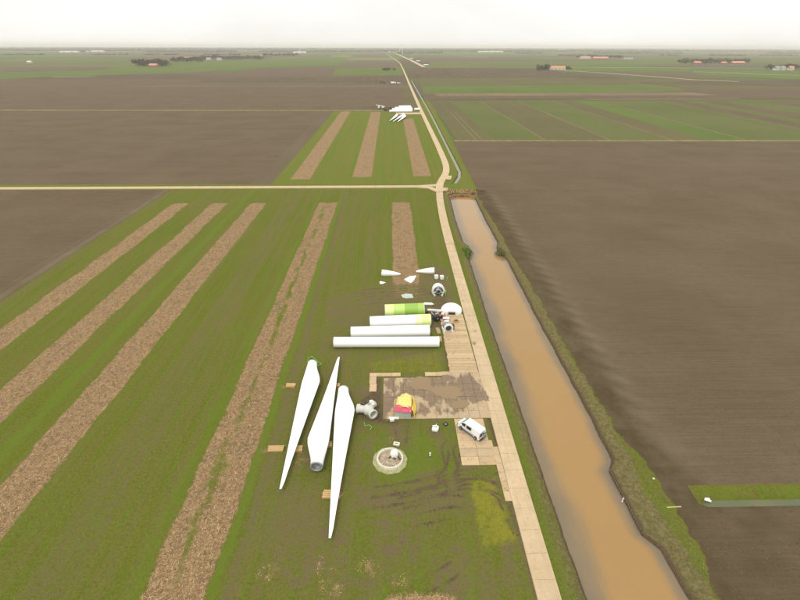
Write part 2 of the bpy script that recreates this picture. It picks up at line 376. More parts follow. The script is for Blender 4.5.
def fields(x, y):
    """surface masks at world points"""
    A = {}; A['straw'] = np.zeros(x.shape)
    wob = 1.2*vnoise(x, y, 6, 21)+.5*vnoise(x, y, 1.7, 22)
    for a, b, y0, y1 in STRIPS: A['straw'] = np.maximum(A['straw'], band(x+.42*wob+.35*vnoise(x, y, .8, 65), a, b, .55)*band(y, y0, y1, .8))
    A['straw'] = np.maximum(A['straw'], .85*poly_mask(x, y, px((385,612),(388,595),(420,593),(452,594),(470,612)), .8))
    for hx, hy, r in HAY: A['straw'] = np.maximum(A['straw'], .60*np.clip(1.35-.75*np.hypot((x-hx)/r, (y-hy)/r), 0, 1)*(.8+.9*vnoise(x, y, .8, 66)))
    A['straw'] *= 1-.62*band(x+.5*wob, -29.3, -26.9, 1.3)*np.clip(.8+1.6*vnoise(x, y*.35, 1.2, 61), 0, 1)
    A['straw'] *= 1-.22*np.clip(1.6*vnoise(x*1.6, y*.3, 1.5, 64)+.3, 0, 1)
    A['straw'] *= 1-.3*np.clip(vnoise(x, y, 2.7, 62)*3-.7, 0, 1)
    A['straw'] *= 1-.75*poly_mask(x, y, px((385,312),(385,284),(430,284),(432,312)), 2)
    A['straw'] = np.maximum(A['straw'], .45*poly_mask(x, y, px((388,300),(389,281),(424,281),(426,300)), 2))
    L = np.zeros(x.shape); sw = x+.5*wob
    for a, b, s in ((-23.2, -21.6, .85), (-19, -18.2, .5), (-66.5, -63.5, .75), (-54, -52.5, .5), (-34, -31.3, .6), (-85, -82, .3), (9, 11.5, .55), (-3, -1, .5), (-11, -9, .35), (-70.5, -69, .5), (15.5, 18, .4), (-99, -96, .4)):
        L = np.maximum(L, s*band(sw, a, b, .6))
    for q, s in ((px((352,435),(430,430),(455,445),(440,470),(415,490),(372,482)), .7), (px((402,420),(450,420),(452,436),(410,440)), .45),
                 (px((380,545),(470,535),(470,590),(390,592)), .5), (px((355,500),(372,500),(372,560),(345,560)), .4), (px((300,580),(380,540),(380,600),(290,600)), .3)):
        L = np.maximum(L, s*poly_mask(x, y, q, 1.5))
    L = np.maximum(L, .6*band(x, 21.0, 23.0, .4)*(y < 216))
    L = np.maximum(L, (.34+.7*vnoise(x, y, 1.8, 68))*poly_mask(x, y, [(37, 60), (42, 60), (42.5, 50), (43, 42), (41, 34), (38.5, 34), (36, 41), (35.6, 53)], .8))
    L = np.maximum(L, (.35+1.2*vnoise(x, y, 1.6, 63))*band(y, 46.6, 48.9, .3)*(x > 46.2))
    A['lush'] = L
    B = np.zeros(x.shape)
    for a, b, s in ((-21.4, -19.2, .62), (-18.0, -15.8, .45), (-47, -40, .42), (-15, -12, .35), (-38, -36.5, .35), (-9, -5, .4), (-104, -102, .5)):
        B = np.maximum(B, s*band(sw, a, b, .8))
    for q, s in ((px((268,480),(352,470),(356,560),(250,560)), .5), (px((322,300),(440,262),(446,335),(330,332)), .62), (px((425,265),(450,268),(468,330),(440,330)), .75),
                 (px((350,484),(465,470),(470,512),(400,525),(350,505)), .62), (px((385,418),(412,418),(412,450),(388,450)), .7), (px((352,385),(392,385),(395,430),(350,430)), .6),
                 (px((378,452),(410,452),(414,478),(376,476)), .25), (px((455,560),(530,555),(545,600),(470,600)), .45), (px((440,545),(480,545),(500,600),(450,600)), .35), (px((278,420),(352,400),(352,450),(270,460)), .35)):
        B = np.maximum(B, s*poly_mask(x, y, q, 2.2)*(1+.5*vnoise(x, y, 2.6, 69)))
    wz = band(x, -20, 18, 3)*band(y, 30, 112, 4)
    B = np.maximum(B, wz*(.30+.75*vnoise(x, y, 4.2, 72)+.6*vnoise(x, y, 1.4, 73)))
    B = np.maximum(B, .7*band(x, 17.2, 18.4, .3)*(y < 58)); A['bare'] = B
    A['yellow'] = (.76+.5*vnoise(x, y, 1.5, 85)+.5*vnoise(x, y, .5, 86))*poly_mask(x, y, [(12, 50.6), (16.4, 51), (17, 45), (17.2, 40), (11.8, 39.2)], .8)
    A['yellow'] = np.maximum(A['yellow'], .45*poly_mask(x, y, px((365,362),(438,350),(446,374),(400,374),(372,372)), 1))
    l, r = xl(y), xr(y); far = y < YEND+3
    rd = np.maximum(band(x, l-2.6, l, .3)*.55, band(x, r-.2, 39.7+.8*vnoise(y, y*0, 5, 31), .9))*far
    A['reed'] = rd*(1-.3*(A['lush'] > .5))
    ed = 40.0+.9*vnoise(y, y*0, 5, 31)+.9*vnoise(x, y, 1.1, 32)+1.9*poly_mask(x, y, [(30, 36), (50, 36), (50, 58), (30, 58)], 3)
    pl = np.maximum(np.clip(.5+(x-ed)/1.8, 0, 1), np.clip(.5+(-104.2-x)/.8, 0, 1)*(y < 300))
    pl *= 1-np.clip(.5+(np.minimum(y-45.6, 49.0-y))/.4, 0, 1)*(x > 46)
    A['plough'] = pl
    sc_ = 45.6+2.4*np.abs(np.sin(y*.42+.6*vnoise(x, y, 4, 8)))+.8*vnoise(x, y, 9, 33)
    zone = np.clip(.5+(sc_-x)/2.6, 0, 1)*(x > 39)*np.clip((y-30)/20, .3, 1)
    fade = np.clip((y-52)/20, 0, 1)
    ph = np.sin(y*1.12+(x-45)*.85+.5*vnoise(x, y, 7, 12))
    dk = .80*np.clip(.5+(45.2+.8*vnoise(x, y, 7, 33)-x)/3.4, 0, 1)*(x > 38)*(.8+.9*vnoise(x, y, 3, 9)+.5*vnoise(x, y, .8, 19))
    dk = dk+.42*fade*band(x, 44.0, 47.4, 1.3)*np.clip(ph, 0, 1)
    dk = np.maximum(dk, 1.1*poly_mask(x, y, [(40.5, 58), (45, 58), (48.5, 51), (48, 46), (45.5, 44.8), (42.5, 45)], 1.4)*(.75+.8*vnoise(x, y, 1.3, 15)))
    dk = np.maximum(dk, .75*(y < 45.5)*(x > 40)*(.7+.9*vnoise(x, y, 3, 17)))
    A['dark'] = np.clip(dk, 0, 1)
    A['pale'] = np.clip(band(x, 45.2, 49.0, 1.8)*fade*(.35+.45*np.clip(-ph, 0, 1))+.35*band(x, 44, 50, 2)*(y > 48)*(1-fade)+.8*band(x, -107.2, -104.8, .5)*(x < 0)+.35*band(x, -109.5, -108.5, .3), 0, 1)*(.7+.8*vnoise(x, y, 4, 41))
    M = np.zeros(x.shape)
    nb = .55+1.1*(vnoise(x, y, 1.3, 91)+.5)
    for pts, wd in TRACKS:
        for o_ in ((-.95, .95) if wd < .8 else (0,)):
            q = smooth_line(offset([tuple(p_) for p_ in pts], o_), 2); M = np.maximum(M, .66*nb*path_mask(x, y, q, .45, .34))
    for pts, wd in TRACKS[:0]: M = np.maximum(M, 1.0*path_mask(x, y, pts, wd*1.2, .32)*(.88+.4*vnoise(x, y, 2.5, 91)))
    for q, s in ((px((440,325),(455,325),(458,372),(446,374)), .62), (px((372,377),(382,377),(384,420),(398,420),(398,426),(378,424),(360,400),(370,392)), .72),
                 (px((430,300),(446,296),(462,330),(436,330)), .55), (px((438,372),(449,372),(449,376),(430,376)), .5), (px((486,418),(492,418),(499,446),(495,446)), .85), (px((505,503),(512,503),(520,535),(516,536)), .7)):
        M = np.maximum(M, s*poly_mask(x, y, q, .6))
    M = np.maximum(M, .9*(band(x, l-.5, l+.6, .2)+band(x, r-.6, r+.5, .2))*far)
    A['mud'] = np.clip(M, 0, 1); return A
HAY = [(*px((268, 573))[0], 1.3), (*px((320, 568))[0], 1.7), (*px((331, 591))[0], 1.7), (*px((367, 567))[0], 1.5), (*px((398, 578))[0], 1.2), *[(*px(q)[0], r_) for q, r_ in (((268, 449), 1.3), ((276, 449.5), 1.2), ((299, 450), 1.3), ((283, 386), 1.1), ((292, 386), 1.0), ((317, 384), 1.0), ((337, 387), .9), ((328, 445), .9), ((325, 494), 1.0), ((339, 495), 1.0), ((302, 462), 1.3), ((392, 440), .8))]]
def heights(x, y, A=None):
    l, r = xl(y), xr(y)
    prof = ([-2.2, -1.5, -.9, -.45, -.12, 0, .15, 1.2], [0, -.12, -.42, -.72, -.9, -1.12, -1.5, -2.0])
    d = np.minimum(x-l, r-x); z = np.interp(d, *prof)
    end = np.interp(y, [YEND-1.5, YEND+.3, YEND+1.6], [1, .95, 0]); z = z*end
    dd = np.abs(y-46.25)-.62
    zd = np.interp(dd, [-.9, -.2, .1, 1.0, 1.5], [-1.1, -.95, -.6, -.1, 0])*np.clip((x-46.2)/1.2, 0, 1)
    z = np.minimum(z, zd)+.10*vnoise(x, y, 9, 51)*(d < -2.2)+.035*vnoise(x, y, 1.1, 52)
    if A is not None: z = z-.07*A['mud']*(d < -2.4)+.05*A['straw']*(vnoise(x, y, .5, 53)+.5)+.12*A['dark']*vnoise(x, y, 1.1, 54)
    return z

# ------------------------------------------------------------------ near ground (one continuous surface, split by what grows on it)
YN = 220.0
ys = np.concatenate([np.arange(-30, 26, 2.0), np.arange(26, 72, .25), np.arange(72, 130, .4), np.arange(130, YN-.3, .7), [YN]])
off = np.array([-2.2, -1.5, -.9, -.45, -.12, 0, .15, 1.2])
NY = len(ys); l, r = xl(ys), xr(ys); rows = []
west = np.concatenate([np.arange(-260, -110, 3.0), np.arange(-110, -62, .8), np.arange(-62, 18, .3), np.arange(18, 21.9, .3)])
east = np.concatenate([np.linspace(0, 1, 70)[:, None]**1.0*0+np.linspace(40.9, 62, 70)[:, None], np.arange(62.8, 100, .9)[:, None], np.arange(102, 262, 3.2)[:, None]])[:, 0]
X = np.zeros((NY, len(west)+len(off)+9+len(off)+len(east)))
for i in range(NY):
    a = l[i]+off; b = (r[i]-off)[::-1]; mid = np.linspace(a[-1], b[0], 11)[1:-1]
    wv = west.copy(); wv[wv > a[0]-.05] = a[0]-.05
    X[i] = np.concatenate([wv, a, mid, b, east])
Y = np.repeat(ys[:, None], X.shape[1], 1)
GA = fields(X, Y); Z = heights(X, Y, GA)
Z = np.where((X < 18) | (X > 45), Z*np.clip((YN-Y)/8, 0, 1)+.13*np.clip(1-(YN-Y)/8, 0, 1), Z); Z[Y >= YN-.01] = .13; Z[(X < -259) | (X > 258)] = .03
NX = X.shape[1]; idx = np.arange(NY*NX).reshape(NY, NX)
quads = np.stack([idx[:-1, :-1], idx[:-1, 1:], idx[1:, 1:], idx[1:, :-1]], -1).reshape(-1, 4)
cen = lambda a: (a[:-1, :-1]+a[1:, 1:]+a[:-1, 1:]+a[1:, :-1]).reshape(-1)/4
cx, cy = cen(X), cen(Y); cl = np.zeros(len(quads), int)
cpl, cst = cen(GA['plough']), cen(GA['straw'])
cl[(cpl > .5) & (cx > 0)] = 1; cl[(cpl > .5) & (cx < 0)] = 2
for i, (a, b, y0, y1) in enumerate(STRIPS): cl[(cst > .4) & (cx > a-1) & (cx < b+1)] = 3+i
inb = (cx > xl(cy)-2.6) & (cx < xr(cy)+2.6) & (cy < YEND+2); cl[inb] = 8
cl[(cy < 45.6) & (cpl > .5) & (cx > 0)] = 9
VA = np.stack([X.ravel(), Y.ravel(), Z.ravel()], 1)
def sub_mesh(name, fsel, mat, V, F, attrs, smooth=True):
    q = F[fsel]; u, inv = np.unique(q, return_inverse=True); q = inv.reshape(q.shape)
    me = bpy.data.meshes.new(name); me.vertices.add(len(u)); me.vertices.foreach_set('co', V[u].astype('f').ravel())
    k = q.shape[1]; me.loops.add(q.size); me.loops.foreach_set('vertex_index', q.ravel().astype('i'))
    me.polygons.add(len(q)); me.polygons.foreach_set('loop_start', (np.arange(len(q))*k).astype('i')); me.polygons.foreach_set('loop_total', np.full(len(q), k, 'i'))
    me.update(calc_edges=True)
    if smooth: me.polygons.foreach_set('use_smooth', np.ones(len(q), bool))
    for n, a in attrs.items(): me.attributes.new(n, 'FLOAT', 'POINT').data.foreach_set('value', a.ravel()[u].astype('f'))
    me.materials.append(mat); me.validate(); o = bpy.data.objects.new(name, me); COL.objects.link(o); return o
for k, n in ((0, 'grass_field'), (1, 'ploughed_field'), (2, 'ploughed_field'), (3, 'stubble_strip'), (4, 'stubble_strip'), (5, 'stubble_strip'), (6, 'stubble_strip'), (7, 'stubble_strip'), (8, 'canal_bank'), (9, 'ploughed_field')):
    tag(sub_mesh(n, cl == k, MT['ground'], VA, quads, GA), kind='structure')

# canal and ditch water
yy = np.arange(-29, YEND, .5); L0, R0 = xl(yy)-.1, xr(yy)+.1; t = np.linspace(0, 1, 25)
WX = L0[:, None]*(1-t)+R0[:, None]*t; WY = np.repeat(yy[:, None], 25, 1)
dist = np.minimum(WX-L0[:, None], R0[:, None]-WX); ed = np.clip(1-(dist-.2)/2.4, 0, 1)
ed[:, :12] = np.clip(1-(dist[:, :12]-.2)/4.6, 0, 1)
ii = np.arange(WX.size).reshape(WX.shape); wq = np.stack([ii[:-1, :-1], ii[:-1, 1:], ii[1:, 1:], ii[1:, :-1]], -1).reshape(-1, 4)
wv = np.stack([WX.ravel(), WY.ravel(), np.full(WX.size, -1.2)], 1)
tag(sub_mesh('canal_water', slice(None), MT['canal'], wv, wq, {'edge': ed}), kind='structure')
mb = MB(); mb.add([(46.9, 45.3, -.80), (258, 45.3, -.80), (258, 47.2, -.80), (46.9, 47.2, -.80)], [(0, 1, 2, 3)])
tag(mb.build('ditch_water', MT['ditch']), kind='structure')

# far ground sheet with holes for the near ground and the northern ditch
DN = [(31.7, 231), (36.2, 246), (38.0, 258), (38.6, 300), (40.4, 430), (41.4, 520), (42.2, 720), (44, 1100), (46, 1500)]
dl, dr = offset(DN, 1.25), offset(DN, -1.25)
outer = [(-26000, -2000), (26000, -2000), (26000, 40000), (-26000, 40000)]
hole1 = [(-260, -30), (east[-1], -30), (east[-1], YN), (-260, YN)]
polys = [[Vector((*p, 0)) for p in q] for q in (outer, hole1, dl+dr[::-1])]
flat = [p for q in polys for p in q]; tris = tessellate_polygon(polys)
mb = MB(); mb.add(flat, [tuple(t) for t in tris])
g = mb.build('ground', MT['far']); tag(g, kind='structure')
bmh = bmesh.new(); bmh.from_mesh(g.data); bmesh.ops.recalc_face_normals(bmh, faces=bmh.faces); bmh.to_mesh(g.data); bmh.free()
def ribbon(pts, wl, wr, zl, zr): return offset(pts, wl), offset(pts, -wr)
def strip_mesh(name, lines, zs, mat, kind='structure'):
    mb = MB(); n = len(lines[0]); vs = [(*p, z) for ln, z in zip(lines, zs) for p in ln]; fs = []
    for k in range(len(lines)-1):
        for i in range(n-1): fs.append((k*n+i, k*n+n+i, k*n+n+i+1, k*n+i+1))
    mb.add(vs, fs); return tag(mb.build(name, mat), kind=kind)
strip_mesh('ditch_bank', [offset(DN, 1.25), offset(DN, .65), offset(DN, -.65), offset(DN, -1.25)], [0, -.9, -.9, 0], MT['crop'])
strip_mesh('ditch_water', [offset(DN, .84), offset(DN, -.84)], [-.71, -.71], MT['paleditch'])

# far fields: laid out on the polder grid, each sheet a little above the one below
ZC = [0.0]
def field(name, pts, mat):
    ZC[0] += .004
    mb = MB(); vs = [(p[0], p[1], ZC[0]) for p in pts]; t = tessellate_polygon([[Vector(v) for v in vs]])
    mb.add(vs, [tuple(q) for q in t]); o = mb.build(name, MT[mat])
    b = bmesh.new(); b.from_mesh(o.data)
    for f in b.faces:
        f.normal_update()
        if f.normal.z < 0: f.normal_flip()
    b.to_mesh(o.data); b.free(); return tag(o, kind='structure')
def rect(name, x0, x1, y0, y1, mat): return field(name, [(x0, y0), (x1, y0), (x1, y1), (x0, y1)], mat)
def fpx(name, pts, mat): return field(name, [tuple(P(a, b))[:2] for a, b in pts], mat)
# left of the road, north of the farm road
rect('grass_verge', -900, 22, YN-2, 229.5, 'grass')
rect('ploughed_field', -2200, -59, 229.5, 528, 'soil')
field('ploughed_field', [(-70, 231), (-59.2, 231), (-59.2, 526), (-66, 526)], 'pink')
rect('grass_field', -59, 31, 229.5, 536, 'grass')
rect('grass_field', -420, -59, 228.5, 230.5, 'grass')
for a, b, y0, y1 in ((-51.5, -41.5, 240, 525), (-20, -10, 244, 520), (12, 21.5, 246, 470)): rect('stubble_strip', a, b, y0, y1, 'straw')
rect('grass_verge', -2200, 28, 524, 529, 'olive'); rect('field_path', -2200, 28, 528, 538.5, 'pale')
rect('ploughed_field', -2600, 18, 536.5, 880, 'soil'); rect('grass_verge', 18, 34, 536, 1700, 'olive')
rect('field_path', -2600, 34, 862, 872, 'tan'); rect('fallow_field', -1200, 30, 872, 955, 'pink')
rect('ploughed_field', -3000, 36, 955, 1230, 'umber')
fpx('fallow_field', [(-200, 88.5), (0, 88.0), (100, 86.8), (200, 84.5), (200, 79), (0, 79.5), (-200, 82)], 'soil')
fpx('meadow', [(-240, 84), (0, 79.4), (50, 76.8), (200, 72), (255, 68), (210, 64), (120, 66), (100, 70), (0, 72.2), (-240, 76)], 'green')
fpx('fallow_field', [(50, 77.6), (94, 76.9), (95, 76.0), (55, 76.3)], 'tan')
fpx('ploughed_field', [(-240, 72), (0, 71.5), (60, 70.3), (115, 67.2), (100, 66.2), (0, 66.8), (-240, 68)], 'pink')
fpx('meadow', [(-300, 66), (0, 66), (110, 65), (200, 60), (120, 59), (0, 61), (-300, 62)], 'crop')
fpx('meadow', [(195, 72), (265, 67.5), (340, 65), (400, 62), (400, 57), (320, 57.5), (250, 59.5), (195, 62.5)], 'green')
fpx('ploughed_field', [(200, 76.5), (260, 67.8), (340, 66.0), (402, 67), (404, 76), (330, 77.5)], 'soil')
fpx('ploughed_field', [(335, 67.3), (346, 61.2), (396, 60.4), (402, 67.3)], 'pink')
fpx('meadow', [(333, 75.5), (336, 68), (402, 67.6), (404, 75)], 'green')
fpx('meadow', [(349, 60), (346, 58.2), (396, 58), (398, 60)], 'pale'); fpx('meadow', [(330, 57), (332, 55.3), (352, 55.2), (350, 57)], 'pale')
fpx('ploughed_field', [(200, 60.5), (240, 59.6), (272, 57.8), (272, 56.2), (200, 57.5)], 'umber')
fpx('ploughed_field', [(357, 57), (390, 56.7), (386, 52.4), (362, 53)], 'pink')
# right of the road
rect('grass_verge', 22, 41.5, YN-.5, 231, 'grass')
DNN = [p for p in DN if p[1] < 340]+[(38.8, 345)]
field('grass_verge', [(22, 231), (22, 345)]+offset(DNN, 1.28)[::-1], 'grass'); field('grass_verge', offset(DNN, -1.28)+[(44.5, 345), (41.5, 231)], 'grass')
field('ploughed_field', [(41.5, YN-2), (2200, YN-2), (2200, 347.5), (44.5, 347.5), (41.5, 231)], 'soil'); rect('ploughed_field', 262, 2200, 30, YN, 'soil')
field('grass_verge', offset([(38.8, 345), (40.4, 430), (41.4, 520), (41.9, 640)], -1.28)+[(50, 640), (45, 345)], 'grass'); field('grass_verge', [(33, 345), (33, 640)]+offset([(38.8, 345), (40.4, 430), (41.4, 520), (41.9, 640)], 1.28)[::-1], 'grass')
rect('crop_field', 48, 700, 347, 640, 'olive')
xs_ = [(76, 112, 'crop'), (112, 160, 'olive'), (160, 205, 'crop'), (205, 232, 'olive'), (232, 262, 'green'), (262, 330, 'crop')]
for a, b, m_ in xs_: rect('crop_strip', a, b, 353, 634, m_)
for x0 in (112, 160, 206, 262): rect('tramline', x0, x0+1.9, 353, 634, 'tan')
for x0 in (62, 66.5): rect('tramline', x0, x0+1.1, 353, 520, 'tan')
rect('ploughed_field', 330, 2500, 353, 634, 'soil')
for a, b in ((334, 350), (372, 392), (420, 470)): rect('crop_strip', a, b, 353, 634, 'crop')
rect('field_path', 46, 2200, 346.6, 353.2, 'pale')
fpx('field_path', [(585, 100), (585, 99.1), (740, 98.6), (740, 99.6)], 'tan')
fpx('ploughed_field', [(424, 100.5), (600, 99), (900, 99), (900, 88), (700, 88.5), (424, 93)], 'soil')
fpx('fallow_field', [(436, 96.3), (720, 95.4), (690, 92.5), (434, 93)], 'tan')
fpx('meadow', [(424, 93.6), (600, 93), (690, 90.5), (640, 84.5), (600, 83), (420, 84)], 'green')
fpx('meadow', [(420, 86.2), (640, 85), (612, 80), (560, 77.5), (418, 78.5)], 'olive')
fpx('ploughed_field', [(409, 77.6), (700, 80), (900, 84), (900, 90), (690, 89), (640, 83), (560, 79.5), (411, 80)], 'olive')
fpx('ploughed_field', [(409, 78.4), (560, 77.6), (640, 80), (560, 72), (555, 69), (424, 67.2), (404.5, 68)], 'umber')
fpx('meadow', [(640, 84), (640, 82), (800, 80), (900, 82), (900, 89)], 'umber')
fpx('meadow', [(572, 71.4), (690, 72.0), (690, 68.2), (572, 66.8)], 'green')
fpx('ploughed_field', [(572, 72.0), (700, 73), (760, 78), (660, 79), (610, 76)], 'pink')
fpx('meadow', [(700, 75), (800, 80), (900, 84), (900, 73), (730, 70.5), (690, 71)], 'green')
fpx('meadow', [(428, 66.6), (700, 65), (700, 61.5), (430, 62)], 'green'); fpx('ploughed_field', [(426, 68.2), (572, 67.4), (572, 66.3), (428, 66.4)], 'olive')
fpx('ploughed_field', [(413, 59.8), (520, 60), (520, 56.3), (413, 56.4)], 'pink'); fpx('fallow_field', [(462, 57.4), (490, 57.3), (490, 56.4), (462, 56.4)], 'tan')
fpx('ploughed_field', [(403.5, 66.8), (422, 66.8), (404, 58.6), (399, 58.8)], 'umber')
fpx('meadow', [(412, 55.9), (520, 55.7), (520, 53.2), (410, 53.3)], 'green')
fpx('meadow', [(640, 61.5), (900, 66), (900, 61), (640, 57.5)], 'crop'); fpx('field_path', [(700, 57.2), (800, 57.6), (800, 56.8), (700, 56.6)], 'tan')

# ------------------------------------------------------------------ roads
ZR = .24
def road(name, cl_, wd, mat='concrete', z=None):
    z = ZR if z is None else z
    a, b = offset(cl_, wd/2), offset(cl_, -wd/2); mb = MB(); n = len(cl_)
    vs = [(*p, z) for p in a]+[(*p, z) for p in b]+[(*p, z-.3) for p in a]+[(*p, z-.3) for p in b]
    fs = []
    for i in range(n-1):
        fs += [(i, n+i, n+i+1, i+1), (2*n+i, i, i+1, 2*n+i+1), (n+i, 3*n+i, 3*n+i+1, n+i+1)]
    mb.add(vs, fs); return tag(mb.build(name, MT[mat]), kind='structure')
main = [(23.0, 216), (23.3, 221), (24.6, 231), (26.8, 240), (29.4, 250), (31.2, 262), (32.2, 280), (32.6, 330), (32.8, 520), (35.5, 1000), (39.4, 1506), (41, 2150), (10, 3300), (-20, 4600), (-54, 5950)]
near_cl = [(19.0, -25), (19.3, 33), (19.75, 80), (20.15, 129), (20.7, 176), (22.2, 208), (23.0, 216.01)]
road('road', smooth_line([(23.0, 216), (23.3, 221), (24.6, 231), (26.8, 240), (29.4, 250), (31.2, 262), (32.2, 280), (32.6, 330)])+[(32.8, 520), (35.5, 1000), (39.4, 1506), (41, 2150), (10, 3300), (-20, 4600), (-54, 5950)], 3.6, z=.36)
for i in range(1):
    o = road('road', smooth_line([(20.33, 150), (20.7, 176), (22.0, 206), (23.0, 216.2)]), 3.1)
road('farm_road', [(-2300, 222.6), (-400, 223.0), (-184, 222.9), (0, 224.6), (14, 224.9), (24.2, 227.5)], 3.8, z=.33)
road('farm_road', [(13, 224.7), (19, 222.5), (23.2, 215)], 3.2, z=.322)
road('track', [tuple(P(424, 67))[:2], tuple(P(411, 60.3))[:2], tuple(P(392.5, 52))[:2]], 14, z=.30)
road('track', [tuple(P(424, 67.2))[:2], (260, 1740), (420, 1745), (1400, 1700)], 9, z=.31)
road('track', [(505, 1500), (560, 1380), (640, 1080), (700, 1015)], 8, z=.3)
road('track', [(860, 1450), (960, 1300), (1300, 1050)], 8, z=.31)
road('lay_by', [(28.4, 238), (30.0, 246)], 4.6, z=.37)
road('lay_by', [(25.2, 216.5), (25.8, 222)], 3.4, z=.338)
# nearest stretch: single cast slabs on a bed
rd = road('road', near_cl[:5]+[(20.33, 150)] if False else [(19.0, -25), (19.3, 33), (19.75, 80), (20.15, 129), (20.33, 150)], 3.0, 'slab', z=.13)
yv = 24.3; k = 0
def add_mud_attr(o):
    me = o.data; n = len(me.vertices); co = np.zeros(n*3); me.vertices.foreach_get('co', co); co = co.reshape(-1, 3)
    M = np.array(o.matrix_world) if False else None
    x, y = co[:, 0]+o.location.x, co[:, 1]+o.location.y
    me.attributes.new('mud', 'FLOAT', 'POINT').data.foreach_set('value', hard_mud(x, y).astype('f'))
HM = [(px((383,377),(445,375),(472,379),(488,400),(488,402),(472,402),(462,412),(448,402),(412,398),(395,402),(386,420),(378,418),(374,396),(383,394)), .78),
      (px((408,416),(420,404),(432,398),(460,408),(456,417),(418,417)), .55), (px((458,366),(474,368),(490,400),(476,400)), .42), (px((396,377),(418,376),(404,392),(390,394)), -.3)]
def hard_mud(x, y):
    m = np.zeros(x.shape)
    for q, s in HM: m = np.clip(m+s*poly_mask(x, y, q, 1.0), 0, 1)
    m = np.maximum(m, .3*path_mask(x, y, px((466,323),(477,368)), .5, .4)); m = np.maximum(m, .35*poly_mask(x, y, px((455,316),(478,316),(486,350),(460,350)), 2))
    m = np.maximum(m, .12*band(x, 12, 22, .5)*(y > 60)); return m
def slab(name, x0, x1, y0, y1, z, mat, parent, n=5, skew=0.0, h=.12):
    """cast slab with bevelled rim; grid top so that dirt can be laid on it"""
    w_, d_ = x1-x0, y1-y0; vs = []; fs = []; j = random.uniform(-.02, .02)
    for b in range(n+1):
        for a in range(n+1):
            u, v = a/n, b/n; e = -.02 if a in (0, n) or b in (0, n) else 0
            vs.append((w_*(u-.5)+skew*(v-.5), d_*(v-.5), e+j))
    m = n+1
    for b in range(n):
        for a in range(n): fs.append((b*m+a, b*m+a+1, (b+1)*m+a+1, (b+1)*m+a))
    c = len(vs); cs = [0, n, m*m-1, m*m-1-n]
    for q in cs: vs.append((vs[q][0], vs[q][1], -h))
    for s_ in range(4):
        A_, B_ = cs[s_], cs[(s_+1) % 4]; fs.append((A_, c+s_, c+(s_+1) % 4, B_))
    mb = MB(); mb.add(vs, fs); o = mb.build(name, MT[mat]); o.location = ((x0+x1)/2, (y0+y1)/2, z); add_mud_attr(o); o.parent = parent; return o
while yv < 150:
    c0 = np.interp(yv, [-25, 33, 80, 129, 150], [19.0, 19.3, 19.75, 20.15, 20.33]); c1 = np.interp(yv+3.5, [-25, 33, 80, 129, 150], [19.0, 19.3, 19.75, 20.15, 20.33])
    slab('road_slab', (c0+c1)/2-1.44, (c0+c1)/2+1.44, yv, yv+3.44, .19, 'concrete', rd, 5, c1-c0); yv += 3.5

# ------------------------------------------------------------------ hardstand: slabs, crane mats, plates, mud, puddles
hs = empty('hardstand', (0, 0, 0), kind='structure')
def inside(x, y, q):
    return poly_mask(np.array([x]), np.array([y]), q, .01)[0] > .5
HPOLY = px((381,376),(474,375),(489,401),(498,418),(386,419),(386,396),(381,393))
gx = -3.7
while gx < 18.0:
    gy = 64.4
    while gy < 77.5:
        if (inside(gx+1, gy+1, HPOLY) or gx > 10): slab('concrete_slab', gx, gx+1.96, gy, gy+1.96, .12, 'slab', hs, 6)
        gy += 2.0
    gx += 2.0
cm = empty('timber_crane_mats', (0, 0, 0), kind='structure')
yv = 78.0
while yv < 101.5:
    o = slab('crane_mat', 12.2+random.uniform(-.12, .12), 18.1, yv, yv+.95, .15+random.uniform(-.01, .02), 'mat', cm, 3); yv += 1.0
for (a, b, c, d) in ((-4.6, -2.4, 77.0, 78.1), (-2.35, -.1, 77.0, 78.1), (-.05, 1.8, 77.0, 78.1), (-4.6, -3.2, 74.6, 76.95), (-4.5, -3.1, 72.2, 74.55), (6.9, 9.2, 77.0, 78.2), (9.25, 11.9, 77.0, 78.2)):
    slab('steel_plate', a, b, c, d, .11, 'mat', hs, 4)
pad = empty('van_parking_pad', (0, 0, 0), kind='structure')
for i, yv in enumerate((53.5, 55.3, 57.1, 58.9, 60.7, 62.5)):
    for x0 in (11.35, 14.3):
        x1 = x0+2.9
        if x0 > 14 and i >= 3: x1 -= .55
        slab('pad_slab', x0, x1, yv, yv+1.75, .12, 'mat' if (i+int(x0)) % 3 else 'slab', pad, 4)
rp = empty('road_edge_plates', (0, 0, 0), kind='structure')
yv = 46.6
while yv < 57.2: slab('edge_plate', 16.95, 17.95, yv, yv+1.75, .125, 'mat', rp, 3); yv += 1.8
def blob(name, pts, z, mat, kind='structure', seed=1, th=.012):
    pts = smooth_line(pts+[pts[0]], 3)[:-1]; n = len(pts); cx_ = sum(p[0] for p in pts)/n; cy_ = sum(p[1] for p in pts)/n
    rr = np.random.default_rng(seed); vs = []; ph = rr.random(6)*6
    for i, p in enumerate(pts):
        k_ = 1+.05*math.sin(i*.9+ph[0])+.04*math.sin(i*2.3+ph[1]); vs.append((cx_+(p[0]-cx_)*k_, cy_+(p[1]-cy_)*k_))
    mb = MB(); mb.prism(vs, z-th, z); return tag(mb.build(name, MT[mat]), kind=kind)
blob('puddle', px((413,378),(427,376.5),(431,381),(430,388),(442,387),(455,386),(463,391),(460,399),(448,400),(436,396),(428,390),(412,390),(408,384)), .155, 'puddle', seed=2)
blob('puddle', px((452,402),(468,400),(470,406),(460,410),(450,407)), .152, 'puddle', seed=5)

